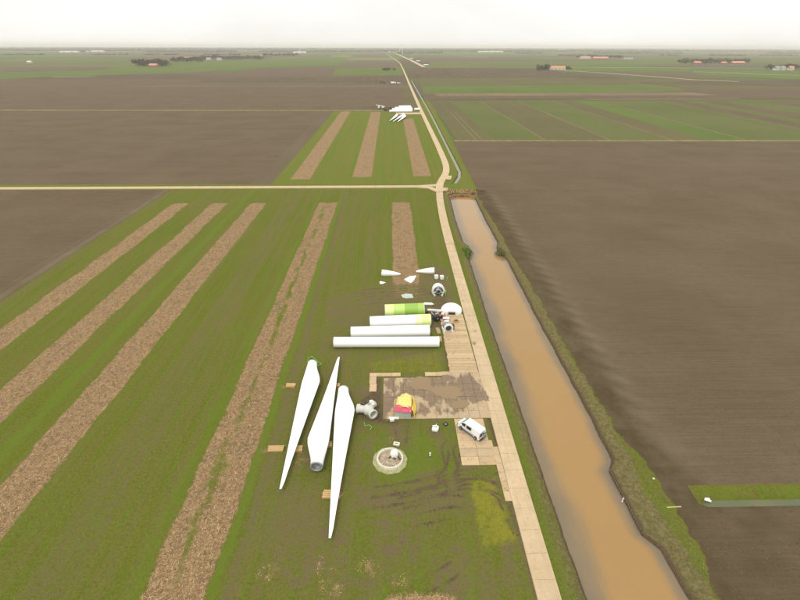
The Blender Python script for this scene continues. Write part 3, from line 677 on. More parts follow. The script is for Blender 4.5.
# ------------------------------------------------------------------ loose vegetation (stuff)
def scatter(name, x, y, z, ln, wd, mat, tilt, kind='blade', tone=None, up=0):
    n = len(x); a = RNG.random(n)*math.pi*2; dx, dy = np.cos(a), np.sin(a); tz = np.sin(tilt); th = np.cos(tilt)
    c = np.stack([x, y, z], 1); d = np.stack([dx*th, dy*th, tz], 1)*ln[:, None]; s = np.stack([-dy, dx, 0*dx], 1)*wd[:, None]*.5
    V = np.stack([c-s, c+s, c+d+s*.35, c+d-s*.35], 1).reshape(-1, 3); F = np.arange(4*n).reshape(n, 4)
    t = RNG.random(n) if tone is None else tone
    o = sub_mesh(name, slice(None), MT[mat], V, F, {'tone': np.repeat(t, 4)}, False); return tag(o, kind='stuff')
def pick(n, x0, x1, y0, y1, fn):
    x = RNG.random(n)*(x1-x0)+x0; u = RNG.random(n); y = y0*(y1/y0)**u; k = fn(x, y); return x[k], y[k]
XS, YS_ = [], []
for i, (a, b, y0, y1) in enumerate(STRIPS):
    n = [14000, 18000, 26000, 44000, 5000][i]; x, y = pick(n, a-.5, b+.5, max(30, y0), y1, lambda x, y: fields(x, y)['straw']*RNG.random(x.shape)**.5 > .52); XS.append(x); YS_.append(y)
x, y = pick(9000, -4, 10, 30.5, 38, lambda x, y: fields(x, y)['straw']+.3*RNG.random(x.shape) > .75); XS.append(x); YS_.append(y)
x, y = pick(60000, -20, 6, 31, 80, lambda x, y: (fields(x, y)['straw']*(.4+RNG.random(x.shape)) > .34) & (x > -22) & (RNG.random(x.shape) < .45) & (vnoise(x, y, .5, 77) > -.25)); XS.append(x); YS_.append(y)
HX, HY = XS.pop(), YS_.pop()
scatter('loose_straw', HX, HY, heights(HX, HY)+.03, RNG.random(len(HX))*.2+.08, RNG.random(len(HX))*.05+.03, 'litter', RNG.random(len(HX))*.3, tone=.45+.5*RNG.random(len(HX)))
x, y = np.concatenate(XS), np.concatenate(YS_); z = heights(x, y)+.06
scatter('cut_straw', x, y, z, RNG.random(len(x))*.34+.12, RNG.random(len(x))*.05+.04, 'litter', RNG.random(len(x))*.35-.05)
x, y = pick(9000, -18, 18, 40, 108, lambda x, y: (lambda A: (A['mud']+A['bare']*.6)*RNG.random(x.shape) > .42)(fields(x, y)))
scatter('mud_crumbs', x, y, heights(x, y)+.01, RNG.random(len(x))*.22+.08, RNG.random(len(x))*.2+.08, 'clod', RNG.random(len(x))*.5)
x, y = pick(34000, -60, 18, 31, 90, lambda x, y: (lambda A: (A['straw'] < .3) & (A['mud'] < .4) & (A['bare']*RNG.random(x.shape) < .35))(fields(x, y)))
scatter('short_grass', x, y, heights(x, y)-.02, RNG.random(len(x))*.16+.08, RNG.random(len(x))*.14+.05, 'tuft', RNG.random(len(x))*.5+.1)
x, y = pick(26000, 21.2, 41.5, 31, 205, lambda x, y: (lambda A: (A['mud'] < .5) & (A['plough'] < .5) & ((x < xl(y)-.25) | (x > xr(y)+.2)))(fields(x, y)))
scatter('bank_reeds', x, y, heights(x, y)-.03, RNG.random(len(x))*.26+.08, RNG.random(len(x))*.09+.05, 'reed', RNG.random(len(x))*.6+.2)
x, y = pick(22000, 42, 120, 31, 115, lambda x, y: (fields(x, y)['plough'] > .6) & (RNG.random(x.shape) < np.clip((115-y)/70, 0, 1)))
scatter('soil_clods', x, y, heights(x, y)+.01, RNG.random(len(x))*.12+.05, RNG.random(len(x))*.14+.06, 'clod', RNG.random(len(x))*.6)

def bush(name, loc, rad, h, n, mat, label):
    root = empty(name, loc, 0, label, 'bush'); V = []
    mb = MB(); rr = random.Random(n)
    for i in range(n):
        a = rr.random()*6.283; q = rr.random()**.5; zz = rr.random()**.8; k = (1-zz*.6)*(.75+.35*math.sin(3*a+n))
        c = Vector((rad[0]*q*k*math.cos(a), rad[1]*q*k*math.sin(a), zz*h)); s = rr.uniform(.10, .22)
        u = Vector((rr.gauss(0, 1), rr.gauss(0, 1), rr.gauss(0, 1))).normalized(); v = u.cross(Vector((rr.gauss(0, 1), 1, rr.gauss(0, 1)))).normalized()
        mb.add([c-u*s, c-v*s*.6, c+u*s, c+v*s*.6], [(0, 1, 2, 3)])
    mb.build('foliage', MT[mat], root); st = MB()
    for i in range(7):
        a = i*.9; st.tube((0, 0, -.3), (rad[0]*.6*math.cos(a), rad[1]*.6*math.sin(a), h*.7), .05, .015, 5)
    st.build('stem', MT['bark'], root); return root
p = P(467, 252); bush('bush', (p.x, p.y, -.8), (2.5, 6.5), 1.7, 2200, 'leafA', 'rounded green bush leaning over the left canal edge beside the road')
p = P(500, 251); bush('bush', (p.x+.3, p.y, -.9), (2.3, 5.0), 1.4, 1600, 'leafB', 'olive brown bush on the right canal bank opposite the green one')

# timber revetment on the right bank
rv = empty('timber_revetment', (35.6, 48, 0), 0, 'short row of dark timber posts holding up the grassy right canal bank', 'revetment')
for i in range(22):
    yv = 42.2+i*.5; xx = float(xr(np.array([yv]))[0])-.02
    mb = MB(); mb.tube((xx-35.6, yv-48, -1.8), (xx-35.6+random.uniform(-.05, .05), yv-48, -.62+random.uniform(-.12, .1)), .075, .07, 7); mb.build('post', MT['oldwood'], rv)
for i in range(5):
    a = 42.1+i*2.2; b = a+2.15; mb = MB(); xa, xb = [float(xr(np.array([q]))[0])+.09 for q in (a, b)]
    mb.tube((xa-35.6, a-48, -.86), (xb-35.6, b-48, -.86), .055, .055, 4); mb.build('board', MT['oldwood'], rv)
o = MB().tube((0, 0, 0), (0, 0, .9), .09, .08, 8).build('marker_post', MT['white']); o.location = P(622, 502, -.9); tag(o, 'short white marker post at the canal edge by the timber posts', 'post')
# culvert head at the canal's far end
cv = empty('culvert', (32.8, 214, 0), 0, 'brown earth and timber culvert head closing the far end of the canal', 'culvert')
mb = MB(); mb.box((0, -1.9, -.75), (5.0, .35, 1.5)); mb.build('headwall', MT['earth'], cv)
mb = MB(); mb.lathe([(.75, 0), (.75, 3.6), (.66, 3.6), (.66, 0), (.75, 0)], 18, Matrix.Translation((0, 1.3, -1.0)) @ Matrix.Rotation(R(90), 4, 'X')); mb.build('pipe', MT['dark'], cv)
for s in (-1, 1):
    mb = MB(); mb.loft([[(s*2.5, -1.9, -1.2), (s*2.5, -1.6, -1.2), (s*2.5, -1.6, .1), (s*2.5, -1.9, .1)], [(s*6, -4.6, -1.3), (s*6.3, -4.3, -1.3), (s*6.3, -4.3, -.3), (s*6, -4.6, -.3)]], smooth=False); mb.build('wing_wall', MT['earth'], cv)
x, y = pick(900, 26, 40, 210.5, 219, lambda x, y: np.abs(x-33) < 7); scatter('dead_reeds', x, y, heights(x, y), RNG.random(len(x))*.7+.4, RNG.random(len(x))*.2+.15, 'litter', RNG.random(len(x))*.9+.3, tone=.25+RNG.random(len(x))*.7)

# ------------------------------------------------------------------ rotor blades
def blade_mesh(L):
    rings = []; N = 20
    for k in range(26):
        s = (k/25)**1.15; x = s*L
        if s < .2:
            t = s/.2; t = t*t*(3-2*t)
        else: t = 1
        chord = 2.0*(1-t)+3.65*t if s < .2 else .45+3.2*(1-(s-.2)/.8)**1.12
        thick = 2.0*(1-t)+.80*t if s < .2 else .07+.73*(1-(s-.2)/.8)**1.3
        if k == 25: chord, thick = .30, .04
        lead = -1.0-.25*t if s < .2 else -1.25+(1.0)*((s-.2)/.8); ring = []
        tw = R(16)*(1-s)**2*t
        for i in range(N):
            a = 2*math.pi*i/N; cc = math.cos(a); ss = math.sin(a)
            y0 = (cc+1)/2; sh = (1-t)*ss+t*ss*(1-.62*y0)
            yv_ = lead+y0*chord; zv = sh*thick/2
            ring.append((x, yv_, zv*math.cos(tw)+(yv_-0)*math.sin(tw)*.6+0))
        rings.append(ring)
    mb = MB(); mb.loft(rings, caps=True)
    return mb
def make_blade(L):
    root = empty('rotor_blade', (0, 0, 0)); b = blade_mesh(L)
    b.f = b.f[:-2]+[b.f[-1]]; b.sm = b.sm[:-2]+[b.sm[-1]]     # the root end stays open
    b.build('blade_shell', MT['white'], root)
    mb = MB(); M = Matrix.Rotation(R(90), 4, 'Y')
    mb.lathe([(.74, -.02), (1.03, -.02), (1.03, -.24), (.74, -.24), (.74, -.02)], 28, M); mb.build('root_flange', MT['grey'], root)
    mb = MB(); mb.lathe([(.92, .0), (.90, .7), (.0, .75)], 24, M); mb.build('root_bulkhead', MT['grey'], root)
    return root
def place_blade(o, rp_, tp_):
    d = tp_-rp_; o.location = rp_; yaw = math.atan2(d.y, d.x); pit = -math.atan2(d.z, d.xy.length); o.rotation_euler = (0, pit, yaw)
B0 = make_blade(31.6)
specs = [((312.5, 364), (281, 489), 'leftmost of the three white blades on the near grass, its tip towards the camera'),
         ((316.5, 466), (338.5, 357), 'middle white rotor blade on the near grass, its open root ring towards the camera'),
         ((343.5, 390), (330.5, 538), 'white rotor blade beside the hub casting, its tip reaching closest to the camera')]
for i, (a, b, lab) in enumerate(specs):
    o = B0 if i == 0 else copy_tree(B0)
    ra, tb = P(*a, 1.35), P(*b, 1.0); place_blade(o, ra, tb); sc_ = (tb-ra).length/31.6; o.scale = (sc_, 1, 1)
    tag(o, lab, 'turbine blade', 'rotor blades laid out on the near grass')
def mat_pile(pxy, w_, d_, n, label, rz=0, mat='timber', h=.35):
    p = P(*pxy); root = empty('timber_support', p, rz, label, 'timber support', 'timber supports under the blades')
    for i in range(n):
        mb = MB(); mb.box((random.uniform(-.08, .08), -d_/2+(i+.5)*d_/n, h/2), (w_*random.uniform(.92, 1.04), d_/n*.82, h*random.uniform(.85, 1.1)), random.uniform(-.03, .03)); mb.build('plank', MT[mat], root)
mat_pile((291, 386), 1.9, 1.1, 4, 'timber planks left of the leftmost blade near its root')
mat_pile((276, 449.5), 2.7, 1.2, 4, 'long stack of yellow planks left of the leftmost blade towards its tip')
mat_pile((299, 449.5), 1.2, 1.2, 3, 'short plank stack between the tips of the leftmost blade and the middle blade root')
mat_pile((328.5, 445), 1.1, 1.2, 3, 'small plank stack squeezed between the middle blade and the right blade')
mat_pile((337, 386), 1.1, 1.0, 3, 'plank stack beside the root of the blade nearest the hub casting')
mat_pile((331.5, 495), 2.6, 1.5, 4, 'orange planks under the tip of the blade nearest the hub casting')
mat_pile((317, 383), 1.2, .6, 2, 'plank pair between the roots of the leftmost blade and the tip of the middle one')
# green lifting straps
def strap(pts, label, wd=.14):
    mb = MB(); v = [P(a, b, z) for a, b, z in pts]
    for a, b in zip(v[:-1], v[1:]): mb.tube(a, b, wd/2, wd/2, 5)
    me = mb.build('lifting_strap', MT['strap']); c = sum(v, Vector())/len(v); c.z = 0
    me.data.transform(Matrix.Translation(-c)); me.location = c; tag(me, label, 'strap')
strap([(307.5, 362, .2), (308.5, 358, .2), (312, 356.5, .3), (315, 359, .3), (318, 362, .3), (321.5, 364, .2), (317, 366.5, .2)], 'green lifting strap lying around the root of the leftmost blade')
strap([(364, 422, .1), (365, 426, .1), (369, 425, .1), (372, 427, .1), (370, 430, .1)], 'green strap on the mud just below the hub casting')
strap([(445, 278, .1), (448, 277, .1), (446, 281, .1)], 'green strap by the small white boxes near the road')

# ------------------------------------------------------------------ tower sections
def tower(a, b, r1, r2, bands, label, mat='white', win=False):
    """a left end, b right end on the ground; lies on its side"""
    A_, B_ = P(*a, r1), P(*b, r2); d = B_-A_; L = d.length; c = A_.copy(); c.z = 0
    root = empty('tower_section', c, math.atan2(d.y, d.x), label, 'tower section', 'tower sections lying in a row')
    M = Matrix.Translation((0, 0, r1)) @ Matrix.Rotation(R(90)+math.atan2(r1-r2, L), 4, 'Y')
    rad = lambda u: r1+(r2-r1)*u
    def seg(nm, u0, u1, m_, dr=0):
        mb = MB(); mb.lathe([(rad(u0)+dr, u0*L), (rad(u1)+dr, u1*L)], 40, M); return mb.build(nm, MT[m_], root)
    if not bands: seg('shell', 0, 1, mat)
    for u0, u1, m_ in bands: seg('shell' if m_ == 'white' else 'painted_band', u0, u1, m_)
    mb = MB(); mb.lathe([(r1-.02, .02), (r1-.03, .5*L), (r2-.02, L-.02)], 32, M); mb.build('liner', MT['offwhite'], root)
    for u, rr in ((0, r1), (1, r2)):
        mb = MB(); s = -1 if u == 0 else 1
        mb.lathe([(rr-.2, u*L-s*.08), (rr+.025, u*L-s*.08), (rr+.025, u*L+s*.01), (rr-.2, u*L+s*.01), (rr-.2, u*L-s*.08)], 40, M); mb.build('flange', MT['offwhite'], root)
    k_ = max(2, int(L/3.2))
    for i in range(1, k_):
        u = i/k_; mb = MB(); mb.lathe([(rad(u)+.001, u*L-.02), (rad(u)+.008, u*L-.012), (rad(u)+.008, u*L+.012), (rad(u)+.001, u*L+.02)], 40, M)
        if not bands: mb.build('weld_seam', MT['white'], root)
    for u in (.15, .85):
        cr_ = empty('transport_cradle', root.matrix_world @ Vector((0, 0, 0))) if False else None
    return root, L
T1, LT1 = tower((334, 342.2), (439, 341.8), 1.18, 1.22, [], 'longest white tower section at the front of the row, narrowest of the four')
tower((351, 332.2), (429.5, 330.6), 1.30, 1.38, [], 'second white tower section from the front, all white, between the longest and the lime-ended one')
tower((370, 322.2), (430.5, 320.2), 1.42, 1.55, [(0, .74, 'white'), (.74, .85, 'g0'), (.85, 1, 'g1')], 'white tower section whose right end fades to lime green paint')
tower((385, 310.8), (424, 309.6), 1.62, 1.72, [(0, .22, 'g1'), (.22, .5, 'g2'), (.5, .84, 'g4'), (.84, 1, 'g3')], 'shortest tower section at the back of the row, painted in bands of green')
for pxy, lab in (((349.5, 348), 'timber chock under the left end of the longest white tower section'), ((424.5, 347.3), 'timber chock under the right end of the longest white tower section')):
    p = P(*pxy); root = empty('timber_chock', (p.x, p.y+.3, 0), 0, lab, 'chock')
    for s in (-1, 1): mb = MB(); mb.prism([(-.45, 0), (.45, 0), (.0, .55)], -.1, .1, Matrix.Translation((s*.35, 0, 0)) @ Matrix.Rotation(R(90), 4, 'X')); mb.build('wedge', MT['timber'], root)
    mb = MB(); mb.box((0, .5, .08), (1.5, 1.4, .14)); mb.build('base_board', MT['timber'], root)

# ------------------------------------------------------------------ small white casings behind the towers
def casing(a, b, r1, r2, label, name='cone_casing', open_=True):
    A_, B_ = P(*a, r1*.8), P(*b, max(r2, .2)); root = empty(name, (A_.x, A_.y, 0), 0, label, 'casing')
    d = B_-A_; q = d.to_track_quat('Z', 'Y').to_matrix().to_4x4(); M = Matrix.Translation((0, 0, r1*.8)) @ q; L = d.length
    mb = MB(); mb.lathe([(r1, 0), (r1*.97, .25*L), (r1*.72+r2*.28, .55*L), (r1*.34+r2*.66, .85*L), (r2, L)], 22, M); mb.build('shell', MT['white'], root)
    mb = MB(); mb.lathe([(r1-.1, .02), (r1+.03, .02), (r1+.03, .14), (r1-.1, .14), (r1-.1, .02)], 22, M); mb.build('rim', MT['offwhite'], root)
    mb = MB(); mb.lathe([(r1*.96, .1), (r1*.5, .3), (0, .35)], 18, M); mb.build('inner_bulkhead', MT['offwhite'], root)
casing((381.5, 273), (400.5, 274.2), 1.0, .2, 'white cone casing lying with its wide end to the left, beyond the green tower section')
casing((434.5, 270.8), (416, 271.5), 1.0, .16, 'white cone casing lying with its wide end to the right, beside the road')
def shell_plate(pts, h, label, name='fairing_panel', mat='white'):
    c = sum((P(*q) for q in pts), Vector())/len(pts); root = None; mb = MB(); n = len(pts)
    ring = [P(*q)-c for q in pts]
    vs = [(v.x, v.y, .05) for v in ring]+[(v.x*.6, v.y*.6, h*.8) for v in ring]+[(0, 0, h)]
    fs = [(i, (i+1) % n, n+(i+1) % n, n+i) for i in range(n)]+[(n+i, n+(i+1) % n, 2*n) for i in range(n)]
    mb.add(vs, fs, True); mb.add([(v.x, v.y, .04) for v in ring], [tuple(range(n))[::-1]]); o = mb.build(name, MT[mat]); o.location = c; tag(o, label, 'panel'); return o
shell_plate([(404, 279.5), (410, 276.2), (416.5, 275.5), (414, 280.5), (411, 283), (407, 281.5)], .35, 'white fan-shaped fairing panel lying between the two cone casings')
shell_plate([(379.5, 281.5), (382, 281.8), (386, 282.6), (382, 284.2), (379.8, 283.8)], .3, 'tiny white wedge panel on the grass left of the fan-shaped panel')
shell_plate([(401, 295), (406, 293.6), (412, 294), (413.5, 298), (406, 298.5), (402.5, 297.5)], .12, 'crumpled grey-green sheet on the churned stubble behind the green tower section', 'ground_sheet', 'container')
for pxy, lab in (((436.2, 278.5), 'left one of two small white boxes near the road'), ((441.8, 279), 'right one of two small white boxes near the road, beside a green strap')):
    p = P(*pxy); root = empty('equipment_box', p, R(12), lab, 'box'); mb = MB(); mb.box((0, 0, .5), (.95, 1.0, .9)); mb.build('body', MT['white'], root, .04)
    mb = MB(); mb.box((0, 0, 1.0), (1.02, 1.07, .1)); mb.build('lid', MT['offwhite'], root, .02)
    mb = MB(); [mb.box((s*.35, 0, .025), (.12, .95, .05)) for s in (-1, 1)]; mb.build('skid', MT['oldwood'], root)
p = P(430, 456.5); root = empty('marker_bollard', p, 0, 'small white bollard standing alone on the grass right of the foundation ring', 'bollard')
MB().tube((0, 0, 0), (0, 0, .85), .13, .12, 12).build('body', MT['white'], root); MB().tube((0, 0, -.02), (0, 0, .16), .2, .18, 12).build('foot', MT['dark'], root)

# spinner shell: opened dome with machinery inside, facing the camera
p = P(438.2, 295.3); root = empty('nacelle_shell', p, 0, 'white rounded nacelle shell with grey machinery showing in its open front, beside the road', 'nacelle')
mb = MB(); prof = [(1.78*math.cos(a)**.6 if a < 1.57 else 0, 3.0*math.sin(a)) for a in [i*math.pi/2/9 for i in range(10)]]
M = Matrix.Translation((0, 0, 1.28)) @ Matrix.Rotation(R(-90), 4, 'X')
mb.lathe(prof, 30, M); mb.build('shell', MT['white'], root)
mb = MB(); mb.lathe([(1.32, -.02), (1.82, -.02), (1.84, .16), (1.32, .16), (1.32, -.02)], 30, M); mb.build('front_ring', MT['offwhite'], root)
mb = MB(); mb.lathe([(1.4, .45), (.75, .35), (.7, -.35), (.42, -.4), (.40, .1), (0, .12)], 24, M); mb.build('generator_core', MT['grey'], root)
mb = MB(); mb.tube((0, -.42, 1.28), (0, .2, 1.28), .38, .38, 18); mb.build('shaft_bore', MT['black'], root)
for i in range(3):
    a = R(90+120*i); mb = MB(); mb.tube((.6*math.cos(a), -.15, 1.55+.6*math.sin(a)), (1.45*math.cos(a), -.1, 1.55+1.45*math.sin(a)), .16, .2, 8); mb.build('strut', MT['cast'], root)
for s in (-1, 1): mb = MB(); mb.box((s*1.05, .7, .22), (.35, 2.6, .44)); mb.build('skid', MT['offwhite'], root)
mb = MB(); mb.box((2.0, .3, .6), (.25, .9, 1.2)); mb.build('side_ladder', MT['strap'], root)

# big white dome with a cut lower edge
p = P(451.3, 311.5, 0); root = empty('spinner_cover', p, R(-4), 'large white domed spinner cover lying on the road edge, widest round thing on the site', 'cover')
mb = MB(); N = 36; rings = []
for k in range(8):
    t = k/7; rr = 2.72*math.cos(t*math.pi/2)**.75 if k < 7 else .02; zz = .35+1.55*math.sin(t*math.pi/2); ring = []
    for i in range(N):
        a = 2*math.pi*i/N; x_, y_ = rr*math.cos(a), rr*math.sin(a); fl = -1.75
        if y_ < fl: y_ = fl+(y_-fl)*.12
        ring.append((x_, y_, zz))
    rings.append(ring)
mb.loft(rings, caps=False); mb.build('dome', MT['white'], root)
mb = MB(); r0 = rings[0]; mb.loft([[(v[0], v[1], .02) for v in r0], [(v[0]*1.004, v[1]*1.004, .36) for v in r0]], caps=False); mb.build('skirt', MT['offwhite'], root)
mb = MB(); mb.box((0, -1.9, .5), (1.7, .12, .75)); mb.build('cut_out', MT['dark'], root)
for s in (-1, 1): mb = MB(); mb.box((s*1.35, -1.95, .55), (.5, .3, .9), s*.5); mb.build('blade_collar', MT['white'], root)

# ------------------------------------------------------------------ machinery heap
def thing(name, pxy, label, cat, rz=0, z=0): return empty(name, P(*pxy, z), rz, label, cat)
t = thing('white_tube', (424.3, 305.2), 'short white tube lying behind the right end of the green tower section', 'tube', R(-4))
MB().tube((0, 0, .38), (2.0, 0, .38), .38, .36, 14).build('body', MT['white'], t); MB().tube((-.03, 0, .38), (.1, 0, .38), .41, .41, 14).build('collar', MT['offwhite'], t); MB().tube((1.95, 0, .38), (2.5, 0, .32), .35, .1, 12).build('nose', MT['white'], t)
t = thing('white_beam', (427, 312.5), 'white beam pointing from the green tower section to the machinery', 'beam', R(-9))
mb = MB(); mb.box((1.9, 0, .8), (3.6, .42, .42)); mb.build('body', MT['white'], t, .03); mb = MB(); mb.box((.1, 0, .3), (.35, .9, .6)); mb.build('foot', MT['dark'], t); mb = MB(); mb.box((3.4, 0, .3), (.35, .9, .6)); mb.build('foot', MT['dark'], t)
t = thing('gearbox', (435.8, 320), 'black machine block with a wheel, right of the lime-ended tower section', 'machine', R(20))
mb = MB(); mb.box((0, 0, .8), (1.5, 1.5, 1.3)); mb.build('housing', MT['dark'], t, .08); MB().tube((0, -.6, 1.0), (0, -1.05, 1.0), .62, .62, 18).build('wheel', MT['black'], t)
MB().tube((0, -1.0, 1.0), (0, -1.12, 1.0), .22, .22, 12).build('hub_cap', MT['grey'], t); mb = MB(); mb.box((.2, .2, 1.6), (.7, .5, .4)); mb.build('top_box', MT['grey'], t, .03); [MB().tube((s*.5, .45, 1.4), (s*.85, .9, 2.0), .07, .07, 6).build('pipe', MT['offwhite'], t) for s in (-1, 1)]
t = thing('winch_frame', (441.5, 318.5), 'red winch frame standing between the black machine block and the domed cover', 'frame', R(-15))
for dx in (-.7, .7):
    for dy in (-.5, .5): mb = MB(); mb.box((dx, dy, .55), (.12, .12, 1.1)); mb.build('post', MT['red'], t)
for dy in (-.5, .5): mb = MB(); mb.box((0, dy, 1.12), (1.6, .13, .13)); mb.build('rail', MT['red'], t)
mb = MB(); mb.tube((0, -.45, .6), (0, .45, .6), .35, .35, 14); mb.build('drum', MT['dark'], t); mb = MB(); mb.box((.2, .1, 1.35), (.6, .5, .35)); mb.build('motor', MT['white'], t, .03)
t = thing('generator', (447.5, 330.5), 'round grey generator on a white cradle in front of the domed cover', 'machine', R(8))
mb = MB(); mb.tube((0, -.7, 1.15), (0, .8, 1.15), 1.1, 1.1, 26); mb.build('stator', MT['grey'], t)
mb = MB(); mb.lathe([(.75, .70), (1.18, .70), (1.18, .9), (.75, .9)], 26, Matrix.Translation((0, 0, 1.15)) @ Matrix.Rotation(R(90), 4, 'X')); mb.build('front_ring', MT['offwhite'], t)
mb = MB(); mb.tube((0, -.72, 1.15), (0, -.95, 1.15), .6, .5, 18); mb.build('rotor_face', MT['dark'], t)
for i in range(6):
    a = i*math.pi/3; mb = MB(); mb.box((.82*math.cos(a), -.78, 1.15+.82*math.sin(a)), (.14, .12, .14)); mb.build('bolt_boss', MT['cast'], t)
for s in (-1, 1): mb = MB(); mb.box((s*1.0, 0, .3), (.35, 2.0, .55)); mb.build('cradle_beam', MT['white'], t, .03)
mb = MB(); mb.box((1.35, .3, .9), (.5, 1.0, 1.1)); mb.build('cooling_box', MT['dark'], t, .04); mb = MB(); mb.box((-.2, .6, 2.35), (1.1, .5, .25)); mb.build('top_cover', MT['white'], t, .03)
t = thing('white_hatch', (446, 320.5), 'white hatch lid leaning behind the round grey generator', 'lid', R(-10))
mb = MB(); mb.box((0, 0, .75), (1.6, .9, .12)); mb.build('panel', MT['white'], t, .04); mb = MB(); mb.box((0, 0, .35), (1.2, .6, .66)); mb.build('stand', MT['red'], t)
for (q, dm, lab, rz) in (((438.2, 331), (.9, 2.6), 'upper timber pallet on the mud right of the tower sections', .1), ((439.8, 339.5), (.8, 2.4), 'lower timber pallet on the mud beside the end of the longest tower section', -.05)):
    t = thing('pallet', q, lab, 'pallet', rz)
    for i in range(5): mb = MB(); mb.box((0, -dm[1]/2+(i+.5)*dm[1]/5, .16), (dm[0], dm[1]/5*.7, .05)); mb.build('board', MT['mat'], t)
    for s in (-1, 1): mb = MB(); mb.box((s*dm[0]*.4, 0, .07), (.1, dm[1], .12)); mb.build('runner', MT['oldwood'], t)

t = thing('parts_crate', (456, 322.5), 'brown open crate on the timber mats right of the round grey generator', 'crate', R(12))
for i in range(4):
    a = i*math.pi/2; mb = MB(); mb.box((.5*math.cos(a), .5*math.sin(a), .35), (1.0, .06, .6), a+math.pi/2); mb.build('side', MT['timber'], t)
mb = MB(); mb.box((0, 0, .1), (.9, .9, .08)); mb.build('floor', MT['oldwood'], t); mb = MB(); mb.box((.1, 0, .35), (.4, .5, .4), .4); mb.build('contents', MT['dark'], t)
t = thing('cable_coil', (361.5, 406), 'black cable coil on the mud left of the rotor hub', 'coil')
for k_ in range(3): mb = MB(); mb.lathe([(.42-.05*k_, .05+.1*k_), (.52-.05*k_, .1+.1*k_), (.42-.05*k_, .15+.1*k_), (.34-.05*k_, .1+.1*k_), (.42-.05*k_, .05+.1*k_)], 18); mb.build('loop', MT['black'], t)
t = thing('tool_box', (439.5, 313.3), 'small pale tool box between the white beam and the red frame', 'box', R(30))
mb = MB(); mb.box((0, 0, .3), (.9, .5, .55)); mb.build('body', MT['offwhite'], t, .03); mb = MB(); mb.box((0, 0, .6), (.94, .54, .08)); mb.build('lid', MT['grey'], t)

# ------------------------------------------------------------------ hub casting
t = thing('rotor_hub', (368.5, 414.5), 'pale cast rotor hub with open blade sockets in the mud left of the yellow tarp', 'rotor hub')
mb = MB(); rings = []
mb.lathe([(.05, -1.05), (.6, -.95), (.95, -.55), (1.08, 0), (.95, .55), (.6, .95), (.05, 1.05)], 24, Matrix.Translation((0, 0, 1.15))); mb.build('body', MT['cast'], t)
def socket(dx, dy, dz, L, r, nm='blade_socket'):
    d = Vector((dx, dy, dz)).normalized(); a = Vector((0, 0, 1.15))+d*.4; b = Vector((0, 0, 1.15))+d*L
    q = d.to_track_quat('Z', 'Y').to_matrix().to_4x4(); M = Matrix.Translation(Vector((0, 0, 1.15))) @ q
    mb = MB(); mb.lathe([(r*.86, .4), (r*.93, L*.75), (r*1.1, L*.86), (r*1.1, L), (r*.78, L), (r*.74, L*.6), (0, L*.55)], 26, M); mb.build(nm, MT['cast'], t)
    mb = MB(); mb.lathe([(r*.75, L*.7), (0, L*.69)], 22, M); mb.build('socket_bore', MT['grey'], t)
    for i in range(10):
        aa = i*math.pi/5; v = M @ Vector((r*.95*math.cos(aa), r*.95*math.sin(aa), L+.04)); w2 = M @ Vector((r*.95*math.cos(aa), r*.95*math.sin(aa), L-.05)); mb = MB(); mb.tube(w2, v, .06, .06, 6); mb.build('bolt', MT['grey'], t)
socket(.55, -.85, .12, 1.9, .82); socket(-1, .18, 0, 2.15, .78); socket(.45, .8, .12, 1.8, .7)
for q, s_, m_ in (((-.5, .9, 2.0), (.35, .3, .4), 'dark'), ((.5, 1.2, 2.0), (.55, .5, .5), 'white'), ((.9, .6, 1.9), (.4, .35, .3), 'offwhite'), ((-1.2, .9, 1.7), (.25, .3, .5), 'dark'), ((.15, .35, 2.25), (.5, .3, .25), 'grey'), ((-1.6, .9, 1.3), (.2, .2, .9), 'offwhite')):
    mb = MB(); mb.box(q, s_, random.random()); mb.build('pitch_motor', MT[m_], t, .03)
for i in range(3):
    a = R(35+115*i); mb = MB(); mb.box((.9*math.cos(a), .9*math.sin(a), .2), (.5, .5, .4), a); mb.build('timber_block', MT['oldwood'], t)

# ------------------------------------------------------------------ tarp covered container
t = thing('tarp_covered_container', (404, 411.5), 'grey container under a crumpled yellow and magenta tarpaulin on the muddy hardstand', 'container', R(-6)); t.scale = (1.25, 1.25, 1.28)
mb = MB(); mb.box((0, 0, .74), (2.2, 2.9, 1.4)); mb.build('body', MT['container'], t, .03)
for i in range(6): mb = MB(); mb.box((-.92+i*.37, -1.47, .72), (.09, .05, 1.3)); mb.build('rib', MT['container'], t)
def cloth(name, x0, x1, y0, y1, fz, mat, n=16, seed=1, parent=None):
    vs = []; fs = []
    for j in range(n+1):
        for i in range(n+1):
            u, v = i/n, j/n; x_, y_ = x0+(x1-x0)*u, y0+(y1-y0)*v
            xx_, yy_, zz_ = fz(x_, y_, u, v); vs.append((xx_, yy_, zz_))
    m = n+1
    for j in range(n):
        for i in range(n): fs.append((j*m+i, j*m+i+1, (j+1)*m+i+1, (j+1)*m+i))
    mb = MB(); mb.add(vs, fs, True); o = mb.build(name, MT[mat], parent); so_ = o.modifiers.new('thick', 'SOLIDIFY'); so_.thickness = .03; return o
vn = lambda a, b, s, sd: float(vnoise(np.array([a+50.]), np.array([b+50.]), s, sd)[0])
def top(x_, y_, u, v):
    e = max(abs(x_)-1.12, 0); drop = min(e*2.2, 1.4)
    zz_ = 1.55+1.05*(1-min(1, math.hypot((x_-.3)/1.3, (y_-.9)/1.7)))+.55*vn(x_, y_, .45, 71)+.25*vn(x_, y_, .2, 72)+.10-drop
    if y_ > 1.5: zz_ -= (y_-1.5)*1.1
    return x_*(.92+.1*vn(x_, y_, .6, 73))-e*.4*(1 if x_ > 0 else -1), y_+.25*vn(x_, y_, .8, 74), zz_
cloth('yellow_tarp', -1.6, 1.75, -1.15, 2.0, top, 'lemon', 22, 1, t)
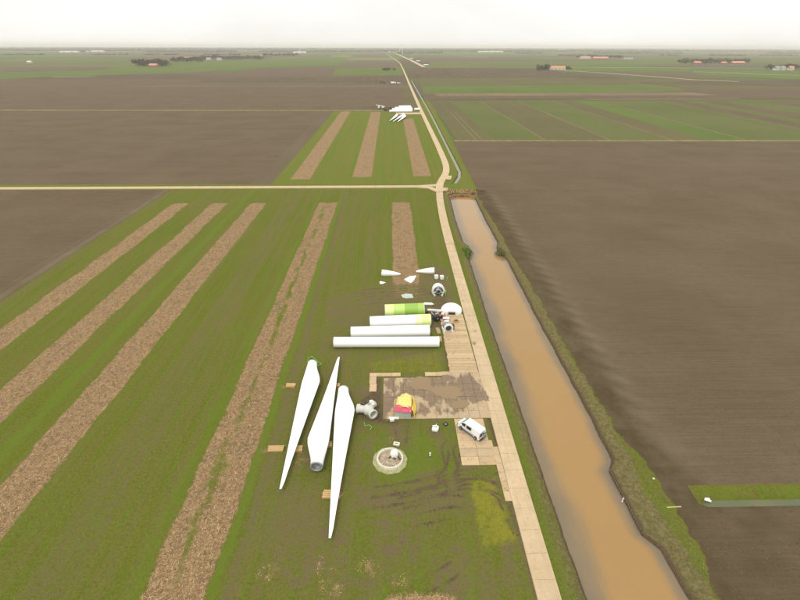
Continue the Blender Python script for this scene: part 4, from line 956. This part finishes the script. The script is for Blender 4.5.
def flap(x_, y_, u, v): return x_+.2*v*vn(x_, v, .5, 76), -1.62+.75*v+.2*vn(x_, v, .6, 78), 1.25+.55*v+.22*vn(x_, v*2, .4, 77)+.05-(.15 if x_ > .9 else 0)
cloth('magenta_tarp_band', -1.35, 1.2, 0, 1, flap, 'magenta', 14, 2, t)
def side(x_, y_, u, v): return 1.25+.45*(1-v)+.2*vn(u, v, .3, 79), -1.3+3.1*u, .2+1.5*v+.2*vn(u*3, v*3, .5, 80)
cloth('orange_tarp_side', 0, 1, 0, 1, side, 'yellow', 14, 3, t)
mb = MB(); mb.box((-1.35, -1.7, .15), (1.5, .35, .16), .1); mb.build('drawbar', MT['offwhite'], t); mb = MB(); mb.box((-1.6, -2.1, .2), (.6, .5, .3), .3); mb.build('step', MT['offwhite'], t)

# ------------------------------------------------------------------ turbine foundation ring
t = thing('foundation_ring', (390, 460.5), 'circular concrete foundation ring filled with pale rubble on the grass', 'foundation')
mb = MB(); N = 48; rg = []
for k, (rr, zz) in enumerate(((2.85, .0), (2.78, .16), (2.28, .22), (2.2, .24))):
    rg.append([((rr+(.06*math.sin(i*1.3)+.05*math.sin(i*2.9) if k < 2 else 0))*math.cos(2*math.pi*i/N), (rr+(.06*math.sin(i*1.3)+.05*math.sin(i*2.9) if k < 2 else 0))*math.sin(2*math.pi*i/N), zz) for i in range(N)])
mb.loft(rg, caps=False)
g_ = NG('mossy_concrete'); MT['mossy'] = g_.out(g_.mix(g_.rng(g_.noise(1.5, 5, .7), .35, .65), (.36, .34, .20), (.26, .26, .12)), .9, .1)
mb.build('collar', MT['mossy'], t)
g_ = NG('pale_concrete'); MT['palecon'] = g_.out(g_.mix(g_.rng(g_.noise(3, 5, .7), .35, .7), (.62, .59, .46), (.45, .42, .31)), .8, .2)
mb = MB(); mb.lathe([(2.20, .1), (2.20, .66), (2.15, .7), (1.95, .7), (1.91, .66), (1.91, .1)], 48); mb.build('ring_wall', MT['palecon'], t)
mb = MB(); mb.lathe([(1.92, .18), (1.2, .24), (0, .22)], 30); g_ = NG('rubble_bed'); MT['rub'] = g_.out(g_.mix(g_.rng(g_.noise(2.5, 5, .75), .35, .65), (.52, .44, .32), (.27, .20, .14)), .95, .1); mb.build('rubble_bed', MT['rub'], t)
mb = MB(); rr_ = random.Random(3)
for i in range(320):
    a = rr_.random()*6.28; q = 1.85*rr_.random()**.5; s = rr_.uniform(.06, .2); mb.box((q*math.cos(a), q*math.sin(a), .22+s*.3), (s, s*rr_.uniform(.6, 1.2), s*.8), rr_.random()*3)
tag(mb.build('rubble', MT['rub'], t), kind='stuff')
t2 = thing('cable_drum_cover', (394.3, 455), 'white dome cover with dark cable ends standing at the far side of the foundation ring', 'cover', 0, .4)
MB().lathe([(.68, 0), (.70, .5), (.55, .85), (.28, 1.0), (0, 1.03)], 20).build('dome', MT['offwhite'], t2)
[MB().tube(a, b, .12, .1, 8).build('cable_end', MT['dark'], t2) for a, b in (((-.1, -.6, .1), (.1, -1.1, .15)), ((.7, -.5, .1), (1.0, -1.0, .1)), ((-.6, -.4, .1), (-.9, -.7, .1)))]
t3 = thing('concrete_block', (396.5, 444.6), 'small pale concrete slab lying just behind the foundation ring', 'block', R(-15)); mb = MB(); mb.box((0, 0, .15), (1.1, .75, .3)); mb.build('slab', MT['palecon'], t3, .04); mb = MB(); mb.box((0, 0, .32), (.5, .08, .04)); mb.build('lifting_bar', MT['dark'], t3)

# white bulk bag and dark bundle
t = thing('bulk_bag', (435.3, 430.3), 'white bulk bag with an open dark top on the grass left of the van', 'bag', R(25))
mb = MB(); N = 20; rg = []
for zz, rr in ((0, .42), (.1, .56), (.45, .60), (.75, .52), (.82, .42)):
    rg.append([((rr*(1+.12*math.cos(4*2*math.pi*i/N)))*math.cos(2*math.pi*i/N)*1.1, (rr*(1+.12*math.cos(4*2*math.pi*i/N)))*math.sin(2*math.pi*i/N), zz) for i in range(N)])
mb.loft(rg); mb.build('bag', MT['white'], t); MB().lathe([(.22, .84), (0, .8)], 12).build('opening', MT['dark'], t)
for a in (45, 135, 225, 315):
    c_, s_ = math.cos(R(a)), math.sin(R(a)); mb = MB(); mb.tube((.45*c_, .45*s_, .75), (.6*c_, .6*s_, 1.0), .04, .04, 5); mb.tube((.6*c_, .6*s_, 1.0), (.35*c_, .5*s_, .85), .04, .04, 5); mb.build('loop', MT['white'], t)
t = thing('dark_tyre', (445.5, 424.5), 'dark tyre lying flat on the grass between the white bag and the van', 'tyre')
mb = MB(); mb.lathe([(.24, .05), (.40, 0), (.48, .1), (.40, .22), (.24, .18), (.24, .05)], 20); mb.build('tread', MT['black'], t); MB().lathe([(.23, .1), (.0, .1)], 14).build('rim', MT['grey'], t)

# ------------------------------------------------------------------ van (front towards -x locally is +X)
A_, B_ = P(461, 421.5, .9), P(482.5, 436.5, .9); c = (A_+B_)/2; ang = math.atan2(A_.y-B_.y, A_.x-B_.x)
van = empty('parked_van', (c.x, c.y, .14), ang, 'white panel van parked askew on the pale slabs, its rear to the road', 'van')
prof = [(-2.45, .45), (-2.48, .95), (-2.42, 1.28), (-2.30, 1.98), (-2.15, 2.06), (.95, 2.04), (1.25, 1.96), (1.95, 1.28), (2.45, 1.10), (2.58, .85), (2.58, .42), (2.3, .34), (-2.3, .34)]
def van_body():
    mb = MB(); rings = []
    for yv_, k in ((-.97, 0), (-.99, 1), (-.97, 2), (-.80, 3)): pass
    lay = [(-.80, .03), (-.94, .0), (-.97, -.0), (.97, -.0), (.94, .0), (.80, .03)]
    vs = []
    for yv_, ins in lay:
        for x_, z_ in prof:
            zz_ = z_; yy_ = yv_
            if z_ > 1.1: yy_ = yv_*(1-.11*(z_-1.1)/.95)
            if abs(yv_) < .9: zz_ = z_+.02 if z_ > 1 else z_
            elif abs(yv_) > .95 and z_ > 1.9: zz_ = z_-.08
            if x_ > 1.9 and abs(yv_) > .9: yy_ *= .94
            vs.append((x_, yy_, zz_))
    n = len(prof); fs = []
    for k in range(len(lay)-1):
        for i in range(n): fs.append((k*n+i, (k+1)*n+i, (k+1)*n+(i+1) % n, k*n+(i+1) % n))
    fs += [tuple(range(n)), tuple(range((len(lay)-1)*n, len(lay)*n))[::-1]]
    mb.add(vs, fs); return mb
body = van_body()
# outermost side ring must be the side: reorder so that the caps sit at the widest layer
o = body.build('body', MT['white'], van, .05)
bmh = bmesh.new(); bmh.from_mesh(o.data); bmesh.ops.recalc_face_normals(bmh, faces=bmh.faces); bmh.to_mesh(o.data); bmh.free()
def side_y(z_): return .97*(1-.11*max(0, z_-1.1)/.95)
def side_panel(nm, pts, s, mat, d=.012):
    mb = MB(); n = len(pts); a = [(x_, s*(side_y(z_)+d), z_) for x_, z_ in pts]; b = [(x_, s*(side_y(z_)-.03), z_) for x_, z_ in pts]
    mb.add(a+b, [tuple(range(n)), tuple(range(n, 2*n))[::-1]]+[(i, (i+1) % n, n+(i+1) % n, n+i) for i in range(n)]); mb.build(nm, MT[mat], van)
for s in (1, -1):
    side_panel('cab_window', [(.75, 1.28), (1.72, 1.28), (1.28, 1.78), (.75, 1.82)], s, 'glass'); side_panel('side_window', [(-.55, 1.25), (.45, 1.25), (.45, 1.80), (-.55, 1.80)], s, 'glass')
    side_panel('rub_strip', [(-1.2, .62), (1.3, .62), (1.3, .70), (-1.2, .70)], s, 'dark'); side_panel('sill', [(-1.2, .34), (1.3, .34), (1.3, .46), (-1.2, .46)], s, 'dark')
    mb = MB(); mb.box((1.45, s*1.12, 1.32), (.18, .22, .26)); mb.build('mirror', MT['white'], van, .03)
    mb = MB(); mb.box((2.5, s*.70, .88), (.2, .34, .22)); mb.build('headlight', MT['screen'], van, .03)
    mb = MB(); mb.box((-2.49, s*.86, 1.15), (.06, .14, .6)); mb.build('tail_light', MT['redlamp'], van)
    for xw in (-1.6, 1.72):
        wr = MB().tube((xw, s*.80, .34), (xw, s*1.0, .34), .34, .34, 20).build('wheel', MT['black'], van); MB().tube((xw, s*.99, .34), (xw, s*1.015, .34), .2, .18, 14).build('rim', MT['grey'], wr)
mb = MB(); mb.add([(1.29, -.76, 1.985), (1.29, .76, 1.985), (1.97, .86, 1.325), (1.97, -.86, 1.325)], [(0, 1, 2, 3)]); mb.add([(1.27, -.76, 1.93), (1.27, .76, 1.93), (1.93, .86, 1.28), (1.93, -.86, 1.28)], [(0, 3, 2, 1)]); mb.build('windscreen', MT['screen'], van)
for s in (-1, 1):
    mb = MB(); mb.box((-2.40, s*.40, 1.28), (.16, .62, .62)); mb.build('rear_window', MT['glass'], van)
mb = MB(); mb.box((-2.56, 0, .45), (.2, 1.8, .2)); mb.build('rear_bumper', MT['dark'], van, .03); mb = MB(); mb.box((2.6, 0, .45), (.16, 1.7, .24)); mb.build('front_bumper', MT['dark'], van, .03)
mb = MB(); mb.box((2.56, 0, .78), (.08, .9, .16)); mb.build('grille', MT['dark'], van)
mb = MB(); mb.box((-2.80, -.45, 1.25), (.05, .06, 1.5)); mb.box((-2.80, .15, 1.25), (.05, .06, 1.5)); [mb.box((-2.80, -.15, .6+i*.3), (.05, .6, .05)) for i in range(5)]; mb.box((-2.62, -.15, 1.9), (.4, .5, .05)); mb.box((-2.66, -.15, .8), (.3, .1, .05)); mb.build('rear_ladder', MT['grey'], van)

# white pipe outlet at the ditch head, and plank
t = thing('pipe_outlet', (708, 501), 'white plastic pipe outlet at the head of the small ditch in the right field', 'pipe', R(-20), -.6)
MB().tube((-.5, 0, .15), (.35, 0, .1), .17, .17, 14, False).build('pipe', MT['white'], t); mb = MB(); mb.box((-.1, .25, .12), (.7, .3, .25), .3); mb.build('splash_block', MT['offwhite'], t, .03)
t = thing('loose_plank', (674, 507.3), 'thin pale plank lying on the bare soil between bank and small ditch', 'plank', R(2)); mb = MB(); mb.box((0, 0, .06), (2.2, .16, .08)); mb.build('board', MT['mat'], t); mb = MB(); mb.box((.9, 0, .02), (.1, .3, .05)); mb.build('batten', MT['oldwood'], t)
for q, lab in (((653.5, 479), 'small pale stone on the churned soil beside the right bank'),):
    o = MB().lathe([(.0, 0), (.18, .02), (.2, .12), (.1, .2), (0, .22)], 7).build('stone', MT['palecon']); o.location = P(*q); tag(o, lab, 'stone')

# ------------------------------------------------------------------ second building site further up the road
GS = 'turbine parts at the second site'
def far_tower(a, b, r_, label, mat='white'):
    A_, B_ = P(*a, r_), P(*b, r_); root = empty('tower_section', (A_.x, A_.y, 0), math.atan2(B_.y-A_.y, B_.x-A_.x), label, 'tower section', GS); L = (B_-A_).length
    MB().tube((0, 0, r_), (L, 0, r_), r_, r_*1.03, 20, False).build('shell', MT[mat], root)
    for u in (0, L): MB().tube((u-.08, 0, r_), (u+.08, 0, r_), r_*1.04, r_*1.04, 20, True).build('flange', MT['offwhite'], root)
far_tower((389.5, 111.2), (412, 110.9), 1.3, 'longest white tower section of the second site, at its front')
far_tower((392, 109.7), (412.3, 109.5), 1.4, 'white tower section second from the front at the second site')
far_tower((395, 108.4), (411.5, 108.2), 1.5, 'white tower section third from the front at the second site')
far_tower((399, 107.3), (410.5, 107.1), 1.7, 'shortest white tower section at the back of the second site')
far_tower((414.5, 109.3), (419.5, 109.2), 1.3, 'short white cylinder beside the road at the second site')
for i, (a, b, lab) in enumerate((((396.7, 115), (389.7, 120.8), 'left one of three small distant blades beyond the crossroads'), ((403.5, 114), (393, 121.5), 'middle one of three small distant blades beyond the crossroads'), ((404.8, 115.5), (397.8, 121.8), 'right one of three small distant blades beyond the crossroads'))):
    o = copy_tree(B0); ra, tb = P(*a, 1.4), P(*b, 1.0); place_blade(o, ra, tb); o.scale = ((tb-ra).length/31.6, 1, 1.1); tag(o, lab, 'turbine blade', 'blades at the second site')
road('hardstand', [(6, 505), (33, 507)], 13, 'concrete', z=.33)
def truck(pxy, rz, label, cabm, bodym, crane=False, s=1.0):
    t = thing('mobile_crane' if crane else 'lorry', pxy, label, 'crane' if crane else 'lorry', rz); t.scale = (s, s, s)
    mb = MB(); mb.box((0, 0, 1.1), (8, 2.4, .5)); mb.build('chassis', MT['dark'], t)
    mb = MB(); mb.box((3.4, 0, 2.2), (1.8, 2.3, 2.2), taper=.9); mb.build('cab', MT[cabm], t); mb = MB(); mb.box((4.28, 0, 2.6), (.1, 1.9, .8)); mb.build('windscreen', MT['glass'], t)
    mb = MB(); mb.box((-1, 0, 2.5), (5.6, 2.4, 2.3)) if not crane else mb.box((-1.6, 0, 2.2), (3, 2.3, 1.5)); mb.build('superstructure' if crane else 'load_box', MT[bodym], t)
    if crane: MB().tube((-2, 0, 2.9), (6.5, 0, 4.4), .4, .3, 8).build('boom', MT[bodym], t)
    for xw in (-3, -1.7, 2.8):
        for sy in (-1, 1): MB().tube((xw, sy*.9, .5), (xw, sy*1.2, .5), .5, .5, 12).build('wheel', MT['black'], t)
truck((382, 109.3), R(170), 'pale mobile crane left of the tower sections at the second site', 'offwhite', 'offwhite', True, 1.0)
truck((387.5, 110.6), R(10), 'dark lorry between the crane and the tower sections of the second site', 'dark', 'oldwood')
truck((393.2, 84.2), R(0), 'white box lorry on the third site, brightest speck there', 'white', 'white', False, 1.15)
truck((398.5, 84), R(0), 'small white lorry between the bright box lorry and the road on the third site', 'offwhite', 'offwhite', False, .75)
truck((383, 83.5), R(180), 'brown crawler crane left of the white lorry on the third site', 'oldwood', 'oldwood', True, 1.2)
for i, (q, lab) in enumerate((((426, 65.3), 'nearest white tower parts beside the distant side track'), ((418, 61.3), 'second nearest white tower parts beside the distant side track'), ((411.5, 58.6), 'third white tower parts beside the distant side track'), ((397, 52.4), 'white tower parts at the far end of the side track'), ((389.5, 52.2), 'white tower parts at the far end of the main road'))):
    root = thing('tower_parts_stack', q, lab, 'tower sections', R(5)); root['group'] = 'distant stacks of tower parts'; s = 1.0 if i < 3 else 1.7
    for k_ in range(3): MB().tube((-9*s+4*k_, 3.2*k_*s, 1.6*s), (9*s, 3.2*k_*s, 1.6*s), 1.5*s, 1.6*s, 12).build('tube', MT['white'], root)

# distant standing turbines
def turbine(pxy, hub, bl, label, ph=0):
    p = P(*pxy); t = empty('wind_turbine', (p.x, p.y, 0), 0, label, 'wind turbine', 'turbines standing on the horizon')
    MB().tube((0, 0, 0), (0, 0, hub), hub*.03, hub*.016, 12).build('tower', MT['white'], t); MB().tube((0, 3, hub), (0, -4, hub), 2.4, 1.4, 10).build('nacelle', MT['offwhite'], t)
    for k_ in range(3):
        a = R(ph+120*k_); MB().loft([[(math.cos(a)*u*bl-math.sin(a)*w_*q, -4+v*.4, hub+math.sin(a)*u*bl+math.cos(a)*w_*q) for q, v in ((-1, 0), (0, -1), (1, 0), (0, 1))] for u, w_ in ((.02, .9), (.2, 1.8), (1, .3))]).build('blade', MT['white'], t)
turbine((402.5, 54), 72, 33, 'tallest looking white wind turbine above the far end of the road', 82)
turbine((399.6, 53.2), 68, 31, 'fainter white wind turbine just left of the tallest one', 50)
turbine((300, 52.5), 75, 35, 'lone white wind turbine on the horizon left of the road', 20)
turbine((357, 51.5), 80, 35, 'pale wind turbine on the horizon between the lone one and the road', 100)
# ------------------------------------------------------------------ farms and trees
def house(pxy, w_, d_, h, rf, label, rz=0, wm='wall', rm='roof', cat='farm building', win=4):
    t = thing('farm_building', pxy, label, cat, rz)
    mb = MB(); mb.box((0, 0, h/2), (w_, d_, h)); mb.build('wall', MT[wm], t)
    mb = MB(); e = .6; mb.loft([[(-w_/2-e, -d_/2-e, h), (-w_/2-e, d_/2+e, h), (-w_/2-e, 0, h+rf)], [(w_/2+e, -d_/2-e, h), (w_/2+e, d_/2+e, h), (w_/2+e, 0, h+rf)]], smooth=False); r_ = mb.build('roof', MT[rm], t)
    mb = MB(); mb.box((w_*.3, 0, h+rf), (1.2, 1.2, 1.8)); mb.build('chimney', MT['brick'], r_)
    for i in range(win): mb = MB(); mb.box((-w_/2+(i+.5)*w_/win, -d_/2-.04, h*.5), (w_/win*.35, .12, h*.35)); mb.build('window', MT['glass'], t)
house((556.5, 69.8), 46, 22, 4.5, 6, 'barn with bright red roof and pale front, alone in the fields at the right')
house((585, 58.6), 60, 28, 6, 6, 'long pale barn, left one of the pair at the field edge far right', wm='wall')
house((600, 59.2), 85, 30, 5, 8, 'long low red roofed barn, right of the far pair', wm='brick', rm='roof')
for i, xx in enumerate((625, 628.5, 631.5)): house((xx, 59.2), 14, 14, 5, 4, ('leftmost', 'middle', 'rightmost')[i]+' of three tiny white houses right of the far pair of barns', rm='greyroof', win=2)
house((696.5, 64.5), 26, 18, 6, 6, 'orange red farmhouse between trees at the right', wm='brick')
house((723, 64.3), 20, 16, 5, 5, 'small brown farmhouse halfway between the two farms at the right', wm='brick', rm='roof')
house((737, 64.3), 50, 24, 5, 7, 'wide red roofed farm at the right with trees behind', wm='brick')
for i, (xx, rm_) in enumerate(((776, 'greyroof'), (781.5, 'greyroof'), (790, 'roof'))): house((xx, 70.3), 13, 14, 6, 6, ('leftmost grey roofed white house', 'second grey roofed white house', 'red roofed white house')[i]+' of the hamlet at the right edge', rm=rm_, win=3)
house((154, 67), 24, 16, 5, 5, 'orange brick house in front of the dark wood at the left', wm='brick')
house((187, 59.8), 40, 22, 6, 7, 'left one of two long orange roofed barns at the left', wm='brick'); house((196, 59.4), 44, 22, 6, 7, 'right one of two long orange roofed barns at the left', wm='brick')
for i, (a, b) in enumerate(((209, 60), (215, 57.5), (219.5, 60.2), (252, 58), (261, 56.5), (273.5, 55.6))): house((a, b), 20, 16, 6, 5, 'white house of the left village, '+('left end', 'higher up behind the first', 'in front of the grove', 'low and wide with grey roof', 'right of the low wide one', 'tall one at the right end')[i], rm='greyroof', win=2)
for i, (a, b, w_) in enumerate(((485, 52.3, 170), (497, 52.2, 150), (682, 49.8, 260), (764, 51.2, 200), (300, 53.2, 120), (70, 52.6, 160), (30, 62.8, 16), (96, 52.0, 170), (560, 49.8, 300))):
    house((a, b), w_, 60 if w_ > 50 else 10, 9 if w_ > 50 else 4, 5 if w_ > 50 else 3, ('left long white greenhouse near the horizon', 'right long white greenhouse near the horizon', 'white hall on the horizon at the right', 'bright white hall near the horizon at the far right', 'low white hall on the horizon behind the lone turbine', 'pale hall on the horizon at the left', 'tiny white shed in the green field at the left', 'second pale hall on the horizon at the left', 'wide pale hall on the hazy horizon right of the greenhouses')[i], rm='wall', wm='wall', cat='hall', win=2)

crowns = []
def crown_mesh(seed, n=150):
    rr = random.Random(seed); mb = MB(); lob = [(rr.uniform(-.5, .5), rr.uniform(-.5, .5), rr.uniform(.35, .85), rr.uniform(.28, .45)) for _ in range(6)]
    for i in range(n):
        l_ = rr.choice(lob); d = Vector((rr.gauss(0, 1), rr.gauss(0, 1), rr.gauss(0, 1))).normalized()*l_[3]*rr.uniform(.6, 1.05); c = Vector(l_[:3])+d*Vector((1, 1, .8)).length/1.62
        u = Vector((rr.gauss(0, 1), rr.gauss(0, 1), rr.gauss(0, 1))).normalized(); v = u.cross(Vector((rr.gauss(0, 1), rr.gauss(0, 1), 1))).normalized(); s = rr.uniform(.06, .13)
        mb.add([c-u*s, c-v*s, c+u*s, c+v*s], [(0, 1, 2, 3)])
    return mb
tk = MB(); tk.tube((0, 0, -.02), (0, 0, .45), .05, .03, 6); tk.tube((0, 0, .35), (.25, .1, .7), .025, .01, 5); tk.tube((0, 0, .35), (-.22, -.1, .72), .025, .01, 5); tk.tube((0, 0, .4), (.02, .2, .8), .025, .01, 5)
TKM = tk.mesh('trunk', MT['bark'])
CR = [crown_mesh(i).mesh('crown', MT['winter' if i < 3 else 'farwood']) for i in range(5)]
def tree(pxy, h, wd, label, group, k_):
    p = P(*pxy); t = empty('tree', (p.x, p.y, 0), random.random()*6, label, 'tree', group); t.scale = (wd, wd, h)
    for me, nm in ((TKM, 'trunk'), (CR[k_ % 5], 'crown')): o = bpy.data.objects.new(nm, me); COL.objects.link(o); o.parent = t
ORD = ['leftmost', 'second from the left', 'third from the left', 'fourth from the left', 'fifth from the left', 'sixth from the left', 'seventh from the left', 'rightmost']
def grove(x0, x1, y0, y1, n, h, wd, label, group, s):
    rr = random.Random(s)
    for i in range(n): tree((x0+(x1-x0)*(i+rr.random())/n, y0+(y1-y0)*rr.random()), h*rr.uniform(.75, 1.2), wd*rr.uniform(.8, 1.2), label if n > 8 else (ORD[i] if i < n-1 else 'rightmost')+' '+label, group, rr.randrange(3) if s % 2 else rr.randrange(5))
grove(136, 168, 65.2, 66.2, 30, 17, 16, 'bare brown tree in the dense wood behind the orange brick house at the left', 'trees of the dense wood at the left', 1)
grove(172, 203, 61.0, 62.0, 20, 15, 17, 'bare brown tree along the two long barns at the left', 'trees by the long barns', 3)
grove(200, 262, 58.4, 59.8, 30, 14, 20, 'bare brown tree in the village at the left', 'trees of the village at the left', 5)
grove(262, 300, 55.6, 56.4, 12, 15, 26, 'bare tree in the row right of the village', 'trees right of the village', 6)
grove(536, 548, 69.6, 70.6, 8, 11, 12, 'dark tree at the left end of the red barn', 'trees by the red roofed barn', 2)
grove(566, 570, 69.5, 70.2, 3, 8, 9, 'low tree at the right end of the red barn', 'low trees right of the red roofed barn', 7)
grove(577, 622, 57.7, 58.3, 18, 13, 24, 'tree around the far pair of barns at the right', 'trees by the far pair of barns', 4)
grove(678, 748, 62.4, 63.8, 40, 15, 19, 'brown tree around the farms at the right', 'trees by the farms at the right', 9)
grove(766, 812, 68.6, 69.6, 22, 12, 14, 'brown tree behind the hamlet at the right edge', 'trees by the right hamlet', 11)
grove(384, 389, 70.6, 71.0, 4, 6, 9, 'dark tree on the green strip left of the road', 'trees on the green strip', 13)
grove(392, 396, 70.4, 70.8, 2, 5, 7, 'low tree on the green strip close to the road', 'trees close to the road on the green strip', 15)
# hazy woods along the horizon: one mass each
def wood(name, y_px, x0, x1, n, h, wd, seed, mat='farwood', gap=.5):
    rr = np.random.default_rng(seed); mb = MB(); ico = [(0, 0, 1), (.89, 0, .45), (.28, .85, .45), (-.72, .53, .45), (-.72, -.53, .45), (.28, -.85, .45), (.7, .5, -.3), (-.28, .85, -.3), (-.89, 0, -.3), (-.28, -.85, -.3), (.7, -.5, -.3)]
    fc = [(0, 1, 2), (0, 2, 3), (0, 3, 4), (0, 4, 5), (0, 5, 1), (1, 6, 2), (2, 6, 7), (2, 7, 3), (3, 7, 8), (3, 8, 4), (4, 8, 9), (4, 9, 5), (5, 9, 10), (5, 10, 1), (1, 10, 6)]
    for i in range(n):
        xx = x0+(x1-x0)*rr.random()
        if vnoise(np.array([xx+900.]), np.array([seed*7.3]), 28, seed)[0]+.5 < gap: continue
        p = P(xx, y_px+rr.normal()*.12); s = wd*(.5+rr.random()); hh = h*(.6+.7*rr.random()); a = rr.random()*6
        M = Matrix.Translation((p.x, p.y, hh*.35)) @ Matrix.Rotation(a, 4, 'Z') @ Matrix.Diagonal((s, s*.8, hh*.65, 1))
        mb.add([(v[0]*(.8+.4*rr.random()), v[1]*(.8+.4*rr.random()), v[2]) for v in ico], fc, False, M)
    return tag(mb.build(name, MT[mat]), kind='stuff')
wood('distant_woodland', 49.6, -300, 1100, 2600, 24, 80, 1, gap=.12); wood('distant_woodland', 50.6, -300, 1100, 1800, 18, 50, 2, gap=.35)
wood('distant_woodland', 51.6, 380, 1100, 2200, 22, 40, 3, 'farwood', .15); wood('distant_woodland', 53.4, 380, 1100, 900, 12, 26, 4, 'farwood', .5)
wood('distant_woodland', 51.8, -300, 400, 1500, 17, 36, 5, 'farwood', .3); wood('distant_woodland', 54.8, -300, 240, 450, 11, 20, 6, 'winter', .55)
wood('distant_woodland', 55.6, 560, 1100, 380, 12, 20, 7, 'winter', .5)

# ------------------------------------------------------------------ haze
g = bpy.data.materials.new('haze'); g.use_nodes = True; n = g.node_tree; n.nodes.clear(); o_ = n.nodes.new('ShaderNodeOutputMaterial'); v = n.nodes.new('ShaderNodeVolumePrincipled')
v.inputs['Color'].default_value = (.95, .93, .89, 1); v.inputs['Density'].default_value = 7.5e-5; v.inputs['Anisotropy'].default_value = .2; n.links.new(v.outputs[0], o_.inputs['Volume'])
mb = MB(); mb.box((0, 19000, 56), (52400, 42400, 118)); h_ = mb.build('haze', g); tag(h_, kind='stuff')
